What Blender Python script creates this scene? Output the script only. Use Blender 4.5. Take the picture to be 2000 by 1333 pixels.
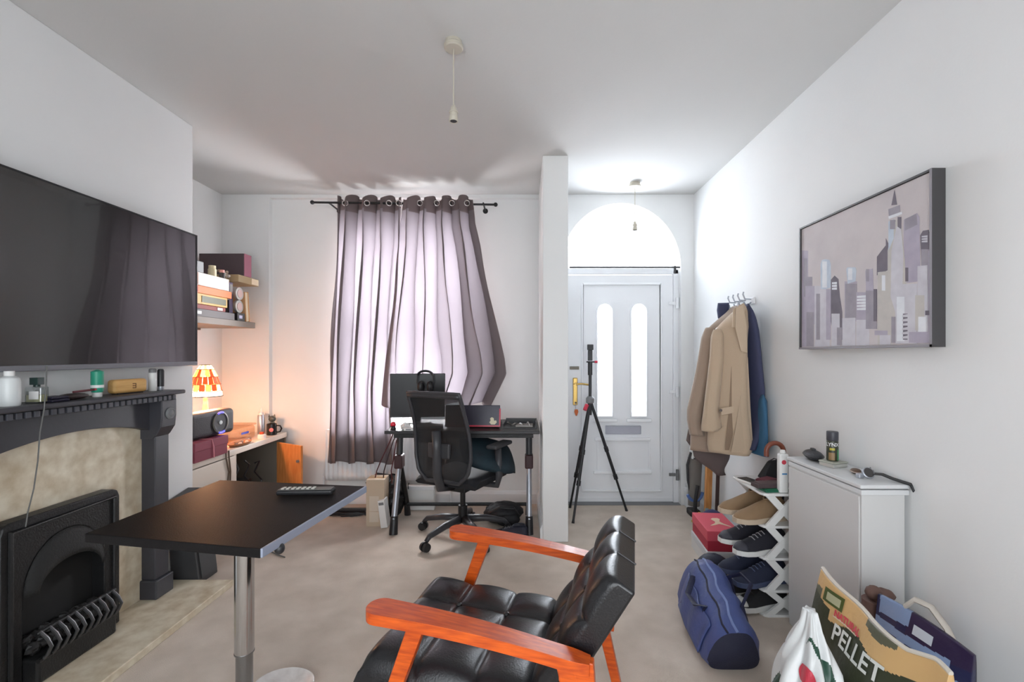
import bpy, bmesh, math, random
from mathutils import Vector, Matrix, Euler, noise as mnoise

for o in list(bpy.data.objects):
    bpy.data.objects.remove(o)
SC = bpy.context.scene
COL = SC.collection
PI = math.pi
rnd = random.Random(7)

# ------------------------------------------------------------------ camera
F = 900.0            # focal length in pixels of the 2000 px wide frame
VX, VY = 1022.0, 692.0   # vanishing point of the room's depth lines
CH = 1.268           # camera height
cam_d = bpy.data.cameras.new('camera')
cam_d.sensor_width = 36.0
cam_d.lens = F / 2000.0 * 36.0
cam_d.shift_x = -(VX - 1000.0) / 2000.0
cam_d.shift_y = (VY - 666.5) / 2000.0
cam_d.clip_start = 0.02
cam = bpy.data.objects.new('camera', cam_d)
cam.location = (0, 0, CH)
cam.rotation_euler = (PI / 2, 0, 0)
COL.objects.link(cam)
SC.camera = cam

# ------------------------------------------------------------------ world, daylight, exposure
SC.view_settings.view_transform = 'Standard'
SC.view_settings.look = 'None'
SC.view_settings.gamma = 1.0
SC.view_settings.use_curve_mapping = False
SC.view_settings.exposure = 1.12
wd = bpy.data.worlds.new('sky')
SC.world = wd
wd.use_nodes = True
bg = wd.node_tree.nodes['Background']
bg.inputs[0].default_value = (0.86, 0.93, 1.0, 1)
bg.inputs[1].default_value = 1.6

def area(name, loc, rot, sx, sy, power, color=(1, 1, 1), spread=180):
    l = bpy.data.lights.new(name, 'AREA')
    l.shape = 'RECTANGLE'
    l.size, l.size_y = sx, sy
    l.energy = power
    l.color = color
    l.spread = math.radians(spread)
    o = bpy.data.objects.new(name, l)
    o.location = loc
    o.rotation_euler = rot
    COL.objects.link(o)
    return o

# overcast daylight outside the front window and front door; added fill behind the camera
area('daylight_front_window', (-0.98, 4.42, 1.60), (-PI / 2, 0, 0), 1.9, 2.3, 250, (0.95, 0.96, 1.0), 115)
area('daylight_front_door', (0.82, 4.75, 1.70), (-PI / 2, 0, 0), 1.6, 2.4, 76, (0.96, 0.98, 1.0), 125)
area('rear_fill_light', (-0.25, -0.95, 1.15), (PI / 2, 0, 0), 2.6, 2.0, 11, (0.97, 0.99, 1.0), 120)  # unseen fill light added at the rear opening

# ------------------------------------------------------------------ helpers
def P(px, py, d):
    """photo pixel at depth d -> point in the room"""
    return Vector(((px - VX) / F * d, d, CH - (py - VY) / F * d))
def XX(px, d): return (px - VX) / F * d
def ZZ(py, d): return CH - (py - VY) / F * d

def lin(c):
    r = []
    for v in c:
        v = v / 255.0
        r.append(v / 12.92 if v <= 0.04045 else ((v + 0.055) / 1.055) ** 2.4)
    return (r[0], r[1], r[2], 1.0)

MATS = {}
def mat(name, col, rough=0.6, metal=0.0, var=None, bump=None, emit=None, spec=0.5, coat=0.0,
        alpha=None, grain=None, sheen=0.0):
    """procedural Principled material. var=(scale, sRGB second colour, amount), bump=(scale,strength), grain=(scale, second colour, axis stretch)"""
    if name in MATS:
        return MATS[name]
    m = bpy.data.materials.new(name)
    m.use_nodes = True
    nt = m.node_tree
    b = nt.nodes['Principled BSDF']
    b.inputs['Base Color'].default_value = lin(col)
    b.inputs['Roughness'].default_value = rough
    b.inputs['Metallic'].default_value = metal
    b.inputs['Specular IOR Level'].default_value = spec
    b.inputs['Coat Weight'].default_value = coat
    b.inputs['Sheen Weight'].default_value = sheen
    tc = nt.nodes.new('ShaderNodeTexCoord')
    if var or grain:
        n = nt.nodes.new('ShaderNodeTexNoise')
        n.inputs['Detail'].default_value = 5
        src = tc.outputs['Object']
        if grain:
            mp = nt.nodes.new('ShaderNodeMapping')
            mp.inputs['Scale'].default_value = grain[2]
            nt.links.new(src, mp.inputs[0])
            src = mp.outputs[0]
            n.inputs['Scale'].default_value = grain[0]
            c2, lo, hi = grain[1], 0.35, 0.65
        else:
            n.inputs['Scale'].default_value = var[0]
            c2 = var[1]
            lo, hi = 0.5 - 0.5 * (1 - var[2]) * 0.5, 0.5 + 0.35 * (1.2 - var[2])
        nt.links.new(src, n.inputs['Vector'])
        r = nt.nodes.new('ShaderNodeValToRGB')
        r.color_ramp.elements[0].position = lo
        r.color_ramp.elements[1].position = hi
        r.color_ramp.elements[0].color = lin(col)
        r.color_ramp.elements[1].color = lin(c2)
        nt.links.new(n.outputs['Fac'], r.inputs[0])
        nt.links.new(r.outputs[0], b.inputs['Base Color'])
    if bump:
        n2 = nt.nodes.new('ShaderNodeTexNoise')
        n2.inputs['Scale'].default_value = bump[0]
        n2.inputs['Detail'].default_value = 4
        nt.links.new(tc.outputs['Object'], n2.inputs['Vector'])
        bp = nt.nodes.new('ShaderNodeBump')
        bp.inputs['Strength'].default_value = bump[1]
        bp.inputs['Distance'].default_value = 0.01
        nt.links.new(n2.outputs['Fac'], bp.inputs['Height'])
        nt.links.new(bp.outputs[0], b.inputs['Normal'])
    if emit:
        b.inputs['Emission Color'].default_value = lin(emit[0])
        b.inputs['Emission Strength'].default_value = emit[1]
    if alpha is not None:
        b.inputs['Alpha'].default_value = alpha
    MATS[name] = m
    return m

def glass_mat(name, col=(255, 255, 255), gloss=0.08, milky=0.0):
    if name in MATS: return MATS[name]
    m = bpy.data.materials.new(name); m.use_nodes = True
    nt = m.node_tree; nt.nodes.clear()
    out = nt.nodes.new('ShaderNodeOutputMaterial')
    tr = nt.nodes.new('ShaderNodeBsdfTransparent'); tr.inputs[0].default_value = lin(col)
    gl = nt.nodes.new('ShaderNodeBsdfGlossy'); gl.inputs['Roughness'].default_value = 0.05
    mx = nt.nodes.new('ShaderNodeMixShader'); mx.inputs[0].default_value = gloss
    nt.links.new(tr.outputs[0], mx.inputs[1]); nt.links.new(gl.outputs[0], mx.inputs[2])
    last = mx
    if milky:
        tl = nt.nodes.new('ShaderNodeBsdfTranslucent'); tl.inputs[0].default_value = lin(col)
        m2 = nt.nodes.new('ShaderNodeMixShader'); m2.inputs[0].default_value = milky
        nt.links.new(mx.outputs[0], m2.inputs[1]); nt.links.new(tl.outputs[0], m2.inputs[2])
        last = m2
    nt.links.new(last.outputs[0], out.inputs[0])
    MATS[name] = m
    return m

def cloth_mat(name, col, trans, amount):
    """thin woven cloth that lets some light through"""
    if name in MATS: return MATS[name]
    m = bpy.data.materials.new(name); m.use_nodes = True
    nt = m.node_tree; nt.nodes.clear()
    out = nt.nodes.new('ShaderNodeOutputMaterial')
    df = nt.nodes.new('ShaderNodeBsdfDiffuse'); df.inputs[0].default_value = lin(col)
    tl = nt.nodes.new('ShaderNodeBsdfTranslucent'); tl.inputs[0].default_value = lin(trans)
    tc = nt.nodes.new('ShaderNodeTexCoord')
    n = nt.nodes.new('ShaderNodeTexNoise'); n.inputs['Scale'].default_value = 260
    bp = nt.nodes.new('ShaderNodeBump'); bp.inputs['Strength'].default_value = 0.15
    nt.links.new(tc.outputs['Object'], n.inputs['Vector']); nt.links.new(n.outputs['Fac'], bp.inputs['Height'])
    nt.links.new(bp.outputs[0], df.inputs['Normal'])
    mx = nt.nodes.new('ShaderNodeMixShader'); mx.inputs[0].default_value = amount
    nt.links.new(df.outputs[0], mx.inputs[1]); nt.links.new(tl.outputs[0], mx.inputs[2])
    nt.links.new(mx.outputs[0], out.inputs[0])
    MATS[name] = m
    return m

class MB:
    """collects shapes into one mesh"""
    def __init__(s):
        s.v = []; s.f = []; s.mi = []
    def add(s, vs, fs, m=0, M=None):
        k = len(s.v)
        for p in vs:
            p = Vector(p)
            s.v.append(M @ p if M else p)
        for f in fs:
            s.f.append([k + i for i in f]); s.mi.append(m)
        return s
    def box(s, a, b, m=0, M=None):
        x0, y0, z0 = [min(a[i], b[i]) for i in range(3)]
        x1, y1, z1 = [max(a[i], b[i]) for i in range(3)]
        vs = [(x0,y0,z0),(x1,y0,z0),(x1,y1,z0),(x0,y1,z0),(x0,y0,z1),(x1,y0,z1),(x1,y1,z1),(x0,y1,z1)]
        return s.add(vs, [(0,3,2,1),(4,5,6,7),(0,1,5,4),(1,2,6,5),(2,3,7,6),(3,0,4,7)], m, M)
    def hexa(s, vs, m=0):
        return s.add(vs, [(0,3,2,1),(4,5,6,7),(0,1,5,4),(1,2,6,5),(2,3,7,6),(3,0,4,7)], m)
    def cyl(s, p0, p1, r0, r1=None, n=16, m=0, caps=True):
        r1 = r0 if r1 is None else r1
        p0 = Vector(p0); p1 = Vector(p1)
        d = (p1 - p0).normalized()
        u = d.orthogonal().normalized(); w = d.cross(u)
        vs = []
        for i in range(n):
            a = 2 * PI * i / n
            e = u * math.cos(a) + w * math.sin(a)
            vs.append(p0 + e * r0)
        for i in range(n):
            a = 2 * PI * i / n
            e = u * math.cos(a) + w * math.sin(a)
            vs.append(p1 + e * r1)
        fs = [(i, (i + 1) % n, n + (i + 1) % n, n + i) for i in range(n)]
        if caps:
            fs += [tuple(range(n))[::-1], tuple(range(n, 2 * n))]
        return s.add(vs, fs, m)
    def tube(s, pts, r, n=8, m=0, closed=False, rads=None, flat=1.0):
        pts = [Vector(p) for p in pts]
        N = len(pts); vs = []; prev = None
        for i, p in enumerate(pts):
            if closed: t = pts[(i + 1) % N] - pts[i - 1]
            else: t = pts[min(i + 1, N - 1)] - pts[max(i - 1, 0)]
            t.normalize()
            if prev is None: u = t.orthogonal().normalized()
            else:
                u = prev - t * prev.dot(t)
                u = u.normalized() if u.length > 1e-6 else t.orthogonal().normalized()
            prev = u; w = t.cross(u)
            rr = rads[i] if rads else r
            for k in range(n):
                a = 2 * PI * k / n
                vs.append(p + u * math.cos(a) * rr + w * math.sin(a) * rr * flat)
        fs = []
        L = N if closed else N - 1
        for i in range(L):
            j = (i + 1) % N
            for k in range(n):
                k2 = (k + 1) % n
                fs.append((i * n + k, i * n + k2, j * n + k2, j * n + k))
        if not closed:
            fs += [tuple(range(n))[::-1], tuple(range((N - 1) * n, N * n))]
        return s.add(vs, fs, m)
    def lathe(s, prof, c=(0, 0, 0), n=24, m=0, M=None, sx=1, sy=1):
        """prof: list of (r, z) from bottom to top round the z axis through c"""
        c = Vector(c); vs = []
        for r, z in prof:
            for k in range(n):
                a = 2 * PI * k / n
                vs.append(c + Vector((math.cos(a) * r * sx, math.sin(a) * r * sy, z)))
        fs = []
        for i in range(len(prof) - 1):
            for k in range(n):
                k2 = (k + 1) % n
                fs.append((i * n + k, i * n + k2, (i + 1) * n + k2, (i + 1) * n + k))
        if prof[0][0] > 1e-5: fs.append(tuple(range(n))[::-1])
        if prof[-1][0] > 1e-5: fs.append(tuple(range((len(prof) - 1) * n, len(prof) * n)))
        return s.add(vs, fs, m, M)
    def ell(s, c, r, n=16, k=10, m=0, M=None, jit=0, seed=0):
        rr = random.Random(seed); c = Vector(c); vs = []
        for i in range(k + 1):
            t = -PI / 2 + PI * i / k
            for j in range(n):
                a = 2 * PI * j / n
                q = 1 + rr.uniform(-jit, jit)
                vs.append(c + Vector((math.cos(t) * math.cos(a) * r[0] * q, math.cos(t) * math.sin(a) * r[1] * q, math.sin(t) * r[2] * q)))
        fs = []
        for i in range(k):
            for j in range(n):
                fs.append((i * n + j, i * n + (j + 1) % n, (i + 1) * n + (j + 1) % n, (i + 1) * n + j))
        return s.add(vs, fs, m, M)
    def prism(s, poly, fn, h0, h1, m=0):
        """extrude 2-D polygon; fn(a, b, h) -> 3-D point"""
        n = len(poly)
        vs = [fn(a, b, h0) for a, b in poly] + [fn(a, b, h1) for a, b in poly]
        fs = [tuple(range(n))[::-1], tuple(range(n, 2 * n))]
        fs += [(i, (i + 1) % n, n + (i + 1) % n, n + i) for i in range(n)]
        return s.add(vs, fs, m)
    def grid(s, nu, nv, fn, m=0, closed_u=False):
        vs = [fn(i / nu, j / nv) for j in range(nv + 1) for i in range(nu + (0 if closed_u else 1))]
        w = nu if closed_u else nu + 1
        fs = []
        for j in range(nv):
            for i in range(nu):
                i2 = (i + 1) % w
                fs.append((j * w + i, j * w + i2, (j + 1) * w + i2, (j + 1) * w + i))
        return s.add(vs, fs, m)
    def build(s, name, mats, parent=None, smooth=False, bevel=0, world=True, seg=2, solid=0, sub=0, fix=True):
        me = bpy.data.meshes.new(name)
        M = INV.get(parent.name) if (parent is not None and world) else None
        vs = [(M @ p) if M else p for p in s.v]
        me.from_pydata([tuple(p) for p in vs], [], s.f)
        if not isinstance(mats, (list, tuple)): mats = [mats]
        for mm in mats: me.materials.append(mm)
        me.polygons.foreach_set('material_index', s.mi)
        if fix:
            bm = bmesh.new(); bm.from_mesh(me)
            bmesh.ops.remove_doubles(bm, verts=bm.verts, dist=1e-6)
            big = [f for f in bm.faces if len(f.verts) > 4]
            if big: bmesh.ops.triangulate(bm, faces=big)
            bmesh.ops.recalc_face_normals(bm, faces=bm.faces)
            bm.to_mesh(me); bm.free()
        if smooth:
            me.polygons.foreach_set('use_smooth', [True] * len(me.polygons))
            if smooth != 'all':
                me.set_sharp_from_angle(angle=math.radians(40))
        o = bpy.data.objects.new(name, me)
        COL.objects.link(o)
        if parent is not None:
            o.parent = parent
            if parent.name in INV: INV[o.name] = INV[parent.name]
        if solid:
            md = o.modifiers.new('thickness', 'SOLIDIFY'); md.thickness = solid; md.offset = 0
        if bevel:
            md = o.modifiers.new('bevel', 'BEVEL'); md.width = bevel; md.segments = seg
            md.limit_method = 'ANGLE'; md.angle_limit = math.radians(40)
        if sub:
            md = o.modifiers.new('sub', 'SUBSURF'); md.levels = sub; md.render_levels = sub
        return o

INV = {}
def thing(name, label, cat, loc=(0, 0, 0), rz=0.0, group=None, rot=None):
    o = bpy.data.objects.new(name, None)
    COL.objects.link(o)
    o.empty_display_size = 0.05
    o.location = loc
    o.rotation_euler = rot if rot else (0, 0, rz)
    M = Matrix.Translation(Vector(loc)) @ (Euler(rot).to_matrix().to_4x4() if rot else Matrix.Rotation(rz, 4, 'Z'))
    INV[o.name] = M.inverted()
    tag(o, label, cat, group)
    return o
def tag(o, label, cat, group=None):
    o['label'] = label; o['category'] = cat
    if group: o['group'] = group
    return o
def struct(o, label=None, cat=None):
    o['kind'] = 'structure'
    if label: o['label'] = label
    if cat: o['category'] = cat
    return o
def sthing(name, label, cat, loc):
    return struct(thing(name, label, cat, loc))
def local(o): return INV[o.name].inverted()

def text_mesh(txt, size, bold=0.0):
    c = bpy.data.curves.new('t', 'FONT')
    c.body = txt; c.size = size; c.align_x = 'CENTER'; c.align_y = 'CENTER'; c.offset = bold
    o = bpy.data.objects.new('t', c); COL.objects.link(o)
    dg = bpy.context.evaluated_depsgraph_get()
    me = bpy.data.meshes.new_from_object(o.evaluated_get(dg))
    vs = [v.co.copy() for v in me.vertices]; fs = [tuple(p.vertices) for p in me.polygons]
    bpy.data.objects.remove(o); bpy.data.curves.remove(c); bpy.data.meshes.remove(me)
    return vs, fs

# ------------------------------------------------------------------ materials
PAINT = mat('wall_paint', (234, 234, 233), 0.85, var=(1.3, (227, 228, 228), 0.3), bump=(90, 0.04), spec=0.2)
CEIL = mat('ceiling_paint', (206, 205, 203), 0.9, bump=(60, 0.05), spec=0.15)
GLOSSW = mat('white_gloss', (232, 234, 236), 0.35, bump=(20, 0.02))
UPVC = mat('white_plastic_door', (238, 240, 243), 0.32)
WPLAST = mat('white_plastic', (226, 226, 224), 0.4)
CREAM = mat('cream_plastic', (192, 185, 170), 0.45)
CARPET = mat('carpet', (221, 207, 193), 0.95, var=(6, (195, 180, 165), 0.2), bump=(420, 0.6), spec=0.1, sheen=0.15)
MARBLE = mat('cream_marble', (226, 217, 196), 0.4, var=(17, (172, 150, 116), 0.1))
BLACKW = mat('black_painted_wood', (58, 58, 64), 0.45, bump=(60, 0.05))
BLACKM = mat('black_cast_metal', (38, 38, 39), 0.42, metal=0.4, bump=(130, 0.25))
BLACKP = mat('black_plastic', (32, 32, 35), 0.4)
DKGREY = mat('dark_grey_plastic', (52, 52, 55), 0.5)
MIDGREY = mat('mid_grey_plastic', (118, 118, 120), 0.5)
CHROME = mat('chrome', (205, 206, 208), 0.12, metal=1.0)
SILVER = mat('brushed_silver', (176, 180, 188), 0.35, metal=0.7)
BRASS = mat('brass', (190, 158, 92), 0.3, metal=0.9)
LEATHER = mat('black_leather', (24, 24, 27), 0.30, bump=(180, 0.10), spec=0.6)
ORANGEW = mat('orange_stained_wood', (214, 92, 22), 0.36, grain=(6, (178, 66, 14), (2, 18, 18)), coat=0.12)
REDWOOD = ORANGEW
RED = mat('red_card', (196, 62, 78), 0.6)
NAVY = mat('navy_cloth', (46, 52, 92), 0.8, bump=(220, 0.15))
GOLDEN = mat('pine_wood', (222, 160, 96), 0.5, grain=(5, (198, 132, 70), (14, 14, 2)))
WHITECARD = mat('white_card', (224, 222, 220), 0.6)
BEIGECARD = mat('beige_card', (190, 172, 150), 0.7)
GLASS = glass_mat('window_glass')
# ================================================================== ROOM SHELL
H = 2.606
XL, XR = -2.526, 1.43          # alcove wall, right wall
XC = -1.94                     # chimney breast face
YB = 3.86                      # front wall (far end of the view)
YR = 3.91                      # recessed panel round the window
YD = 3.95                      # door plane
Y0 = -0.62                     # rear wall behind the camera
PX0, PX1, PY0 = 0.131, 0.303, 3.10   # partition beside the door

struct(MB().box((XL - .2, Y0 - .2, -.12), (XR + .2, 4.4, 0)).build('floor', CARPET), 'grey beige carpet covering the whole living room floor', 'floor')
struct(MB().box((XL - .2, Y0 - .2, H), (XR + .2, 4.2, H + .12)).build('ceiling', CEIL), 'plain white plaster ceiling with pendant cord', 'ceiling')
struct(MB().box((XL - .15, Y0, 0), (XL, 4.1, H)).build('wall_left', PAINT), 'white alcove wall behind lamp and shelf', 'wall')
struct(MB().box((XR, Y0, 0), (XR + .15, 4.1, H)).build('wall_right', PAINT), 'long white wall behind skyline canvas and coats', 'wall')
struct(MB().box((XL, 1.0, 0), (XC, 2.706, H)).build('wall_chimney', PAINT, bevel=.004), 'white chimney breast carrying fireplace and television', 'wall')
struct(MB().box((PX0, PY0, 0), (PX1, 4.1, H)).build('wall_partition', PAINT, bevel=.006), 'white partition stub between desk and front door', 'wall')
# rear wall behind the camera, its window opening added to let fill light in
rw = MB()
rw.box((XL, Y0 - .15, 0), (-1.5, Y0, H)).box((1.0, Y0 - .15, 0), (XR, Y0, H))
rw.box((-1.5, Y0 - .15, 0), (1.0, Y0, .2)).box((-1.5, Y0 - .15, 2.1), (1.0, Y0, H))
struct(rw.build('wall_rear', PAINT), 'white rear wall with window opening added behind camera for fill light', 'wall')
w2 = sthing('fill_window', 'wide white framed window added behind camera for fill light', 'window', (-.25, Y0 - .08, .2))
fr = MB()
for x in (-1.5, -.28, .95): fr.box((x, Y0 - .11, .2), (x + .05, Y0 - .05, 2.1))
for z in (.2, 2.05): fr.box((-1.5, Y0 - .11, z), (1.0, Y0 - .05, z + .05))
fr.build('window_frame', UPVC, w2)  # frame of the window added for fill light
for x in (-1.45, -.23):
    MB().box((x, Y0 - .084, .25), (x + 1.18, Y0 - .078, 2.05)).build('pane', GLASS, w2)  # pane of the window added for fill light

# front wall left of partition with shallow recess and window hole
WX0, WX1, WZ0, WZ1 = -1.573, -.465, .60, 2.34
fw = MB()
fw.box((XL, YB, 0), (-2.13, 4.1, H))
fw.box((-2.13, YB, 2.578), (PX0, 4.1, H))
fw.box((-2.13, YR, 0), (WX0, 4.1, 2.578)).box((WX1, YR, 0), (PX0, 4.1, 2.578))
fw.box((WX0, YR, 0), (WX1, 4.1, WZ0)).box((WX0, YR, WZ1), (WX1, 4.1, 2.578))
struct(fw.build('wall_front', PAINT), 'white front wall with shallow recess round the curtained window', 'wall')
win = sthing('window_1', 'white framed sash window behind the mauve curtains', 'window', ((WX0 + WX1) / 2, 4.02, WZ0))
fr = MB()
for x in (WX0, (WX0 + WX1) / 2 - .03, WX1 - .06): fr.box((x, 4.0, WZ0), (x + .06, 4.06, WZ1))
for z in (WZ0, 1.42, WZ1 - .06): fr.box((WX0, 4.001, z), (WX1, 4.059, z + .06))
fr.build('window_frame', UPVC, win)
for x in (WX0 + .06, (WX0 + WX1) / 2 + .03):
    for z, z1 in ((WZ0 + .06, 1.42), (1.48, WZ1 - .06)):
        MB().box((x, 4.026, z), (x + (WX1 - WX0) / 2 - .09, 4.032, z1)).build('pane', GLASS, win)
MB().box((WX0 - .04, YR - .05, WZ0 - .035), (WX1 + .04, 4.0, WZ0)).build('window_sill', GLOSSW, win, bevel=.005)

# door wall with round-headed opening
AC, AZ, ARX, ARZ = .819, 1.993, .502, .54
poly = [(PX1, 0), (PX1, H), (XR, H), (XR, 0), (AC + ARX, 0), (AC + ARX, AZ)]
for i in range(1, 32):
    a = PI * i / 32
    poly.append((AC + ARX * math.cos(a), AZ + ARZ * math.sin(a)))
poly += [(AC - ARX, AZ), (AC - ARX, 0)]
struct(MB().prism(poly, lambda a, b, h: (a, h, b), YB, 4.13).build('wall_door_end', PAINT, smooth=True), 'white end wall with arched opening round the front door', 'wall')
struct(MB().box((PX1, 3.86, 0), (XR, 4.4, .004)).build('trim_1', MIDGREY), 'grey door threshold strip under the front door', 'threshold')

# skirting boards
def skirt(mb, a, b, h=.11, t=.016, nrm=(0, -1)):
    n = Vector((nrm[0], nrm[1], 0))
    a = Vector((a[0], a[1], 0)); b = Vector((b[0], b[1], 0))
    prof = [(0, 0), (t, 0), (t, h * .75), (t * .45, h * .9), (t * .3, h), (0, h)]
    vs = [a + n * o + Vector((0, 0, z)) for o, z in prof] + [b + n * o + Vector((0, 0, z)) for o, z in prof]
    k = len(prof)
    mb.add(vs, [tuple(range(k)), tuple(range(k, 2 * k))] + [(i, (i + 1) % k, k + (i + 1) % k, k + i) for i in range(k)])
    return mb
struct(skirt(MB(), (-2.13, YR), (PX0, YR)).build('baseboard_front', GLOSSW), 'white skirting board under the window', 'skirting')
struct(skirt(MB(), (PX0, PY0 + .02), (PX0, YR), nrm=(-1, 0)).build('baseboard_partition', GLOSSW), 'white skirting along desk side of partition', 'skirting')
struct(skirt(MB(), (XR, Y0), (XR, YB), nrm=(-1, 0)).build('baseboard_right', GLOSSW), 'white skirting board along the right wall', 'skirting')
struct(MB().box((1.345, 3.80, 0), (XR - .017, YB, .16)).box((1.36, 3.815, .16), (XR - .017, YB, .19)).build('trim_2', GLOSSW, bevel=.006), 'white skirting block at foot of front door frame', 'trim')

# ================================================================== FRONT DOOR
D = lambda px, py: (XX(px, YD), ZZ(py, YD))
dr = sthing('door_1', 'white plastic front door with two tall round-headed glass lights', 'door', (.82, YD, 0))
fx0, fx1 = AC - ARX, AC + ARX
f = MB()
f.box((fx0, YD - .035, .004), (fx0 + .045, YD + .05, 1.99)).box((fx1 - .045, YD - .035, .004), (fx1, YD + .05, 1.99))
f.box((fx0, YD - .035, 1.945), (fx1, YD + .05, 1.99))
f.build('door_frame', UPVC, dr, bevel=.006)
lx0, lx1 = fx0 + .048, fx1 - .048
# leaf with two arched holes: built from strips
glx = [(XX(1167, YD), XX(1192, YD)), (XX(1233, YD), XX(1258, YD))]
gz0, gz1 = ZZ(810, YD), ZZ(597, YD)
def arch_poly(x0, x1, z0, z1, g=0.0, n=12):
    r = (x1 - x0) / 2 + g; cx = (x0 + x1) / 2; zc = z1 + g - r
    pts = [(x0 - g, z0 - g), (x1 + g, z0 - g)]
    pts += [(cx + r * math.cos(PI * i / n), zc + r * math.sin(PI * i / n)) for i in range(n + 1)]
    return pts
leaf = MB()
ztop = 1.94
xs = [lx0, glx[0][0], glx[0][1], glx[1][0], glx[1][1], lx1]
for i in (0, 2, 4):
    leaf.box((xs[i], YD - .03, .012), (xs[i + 1], YD + .025, ztop))
for x0, x1 in glx:
    leaf.box((x0, YD - .03, .012), (x1, YD + .025, gz0))
    # spandrel over the round head
    r = (x1 - x0) / 2; cx = (x0 + x1) / 2
    pl = [(x0, ztop), (x0, gz1 - r)] + [(cx - r * math.cos(PI * i / 12), gz1 - r + r * math.sin(PI * i / 12)) for i in range(1, 12)] + [(x1, gz1 - r), (x1, ztop)]
    leaf.prism(pl, lambda a, b, h: (a, h, b), YD - .03, YD + .025)
leaf.build('door_leaf', UPVC, dr)
FROST = glass_mat('frosted_glass', (250, 252, 255), .04, .3)
for x0, x1 in glx:
    g = MB().prism(arch_poly(x0, x1, gz0, gz1), lambda a, b, h: (a, h, b), YD + .0, YD + .006).build('glass_light', FROST, dr)
    ring = arch_poly(x0, x1, gz0, gz1, .018, 16); inn = arch_poly(x0, x1, gz0, gz1, 0, 16)
    b = MB(); n = len(ring); vs = []
    for q, dy in ((ring, -.03), (ring, -.050), (arch_poly(x0, x1, gz0, gz1, .008, 16), -.054), (inn, -.03)):
        vs += [(a, YD + dy, z) for a, z in q]
    fs = []
    for k in range(3):
        for i in range(n):
            j = (i + 1) % n
            fs.append((k * n + i, k * n + j, (k + 1) * n + j, (k + 1) * n + i))
    b.add(vs, fs).build('glazing_bead', UPVC, g, smooth=True)
    MB().box((x0 - .05, YD - .058, gz0 - .058), (x1 + .05, YD - .03, gz0 - .03)).build('bead_ledge', UPVC, g, bevel=.005)
# raised rectangle moulding and lower panel bars
def frame_rect(mb, x0, x1, z0, z1, w, y0, y1):
    mb.box((x0, y0, z0), (x0 + w, y1, z1)).box((x1 - w, y0, z0), (x1, y1, z1))
    mb.box((x0 + w, y0, z0), (x1 - w, y1, z0 + w)).box((x0 + w, y0, z1 - w), (x1 - w, y1, z1))
    return mb
frame_rect(MB(), XX(1134, YD), XX(1291, YD), ZZ(958, YD), ZZ(555, YD), .016, YD - .048, YD - .03).build('door_moulding', UPVC, dr, bevel=.005)
for py, e in ((857, 0), (921, .01)):
    MB().box((XX(1160, YD) - e, YD - .054, ZZ(py, YD) - .012), (XX(1268, YD) + e, YD - .03, ZZ(py, YD) + .014)).build('panel_bar', UPVC, dr, bevel=.006)
for px in (1166, 1266):
    MB().box((XX(px, YD) - .008, YD - .036, ZZ(916, YD)), (XX(px, YD) + .008, YD - .03, ZZ(862, YD))).build('panel_stile', UPVC, dr, bevel=.003)
MB().box((fx0 + .05, YD - .036, .02), (fx1 - .05, YD - .03, .05)).build('weather_bar', UPVC, dr)
# letter plate
lp = frame_rect(MB(), XX(1181, YD), XX(1250, YD), ZZ(847, YD), ZZ(831, YD), .006, YD - .042, YD - .03).build('letter_plate', mat('pale_grey_plastic', (176, 178, 190), .4), dr, bevel=.002)
MB().box((XX(1181, YD) + .006, YD - .036, ZZ(847, YD) + .006), (XX(1250, YD) - .006, YD - .031, ZZ(831, YD) - .006)).build('flap', MATS['pale_grey_plastic'], lp)
# handle
hd = MB().box((XX(1118, YD), YD - .042, ZZ(791, YD)), (XX(1127, YD), YD - .03, ZZ(738, YD))).build('handle_plate', BRASS, dr, bevel=.006)
MB().cyl((XX(1122, YD), YD - .04, ZZ(750, YD)), (XX(1122, YD), YD - .085, ZZ(750, YD)), .009).tube([(XX(1122, YD), YD - .08, ZZ(750, YD)), (XX(1134, YD), YD - .085, ZZ(749, YD)), (XX(1149, YD), YD - .082, ZZ(751, YD))], .008, 10).build('lever', BRASS, hd, smooth=True)
MB().cyl((XX(1123, YD), YD - .042, ZZ(786, YD)), (XX(1123, YD), YD - .06, ZZ(786, YD)), .008).build('lock_cylinder', BLACKM, hd)
MB().box((XX(1112, YD), YD - .038, ZZ(722, YD)), (XX(1130, YD), YD - .03, ZZ(716, YD))).build('night_latch_plate', mat('aged_bronze', (104, 98, 88), .4, metal=.5), dr, bevel=.002)
for py in (594, 765, 925):
    h = MB().box((XX(1304, YD), YD - .05, ZZ(py, YD) - .012), (XX(1316, YD), YD - .036, ZZ(py, YD) + .012))
    h.cyl((XX(1319, YD), YD - .055, ZZ(py, YD) - .045), (XX(1319, YD), YD - .055, ZZ(py, YD) + .045), .013)
    h.build('hinge', UPVC if py < 900 else MIDGREY, dr, bevel=.002)
# key fob hanging from the lock
kf = thing('key_fob', 'small orange fob on keys hanging from the front door lock', 'key fob', (XX(1123, YD), YD - .055, ZZ(788, YD)))
MB().tube([(XX(1123, YD), YD - .062, ZZ(786, YD)), (XX(1123, YD), YD - .064, ZZ(797, YD))], .002, 6).build('key', SILVER, kf)
kx, kz = XX(1124, YD), ZZ(803, YD)
MB().prism([(kx - .012, kz + .02), (kx + .012, kz + .02), (kx + .017, kz), (kx + .006, kz - .034), (kx - .006, kz - .034), (kx - .017, kz)], lambda a, b, h: (a, h, b), YD - .068, YD - .058).build('tag', mat('orange_leather', (206, 104, 48), .5), kf, bevel=.002)
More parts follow.
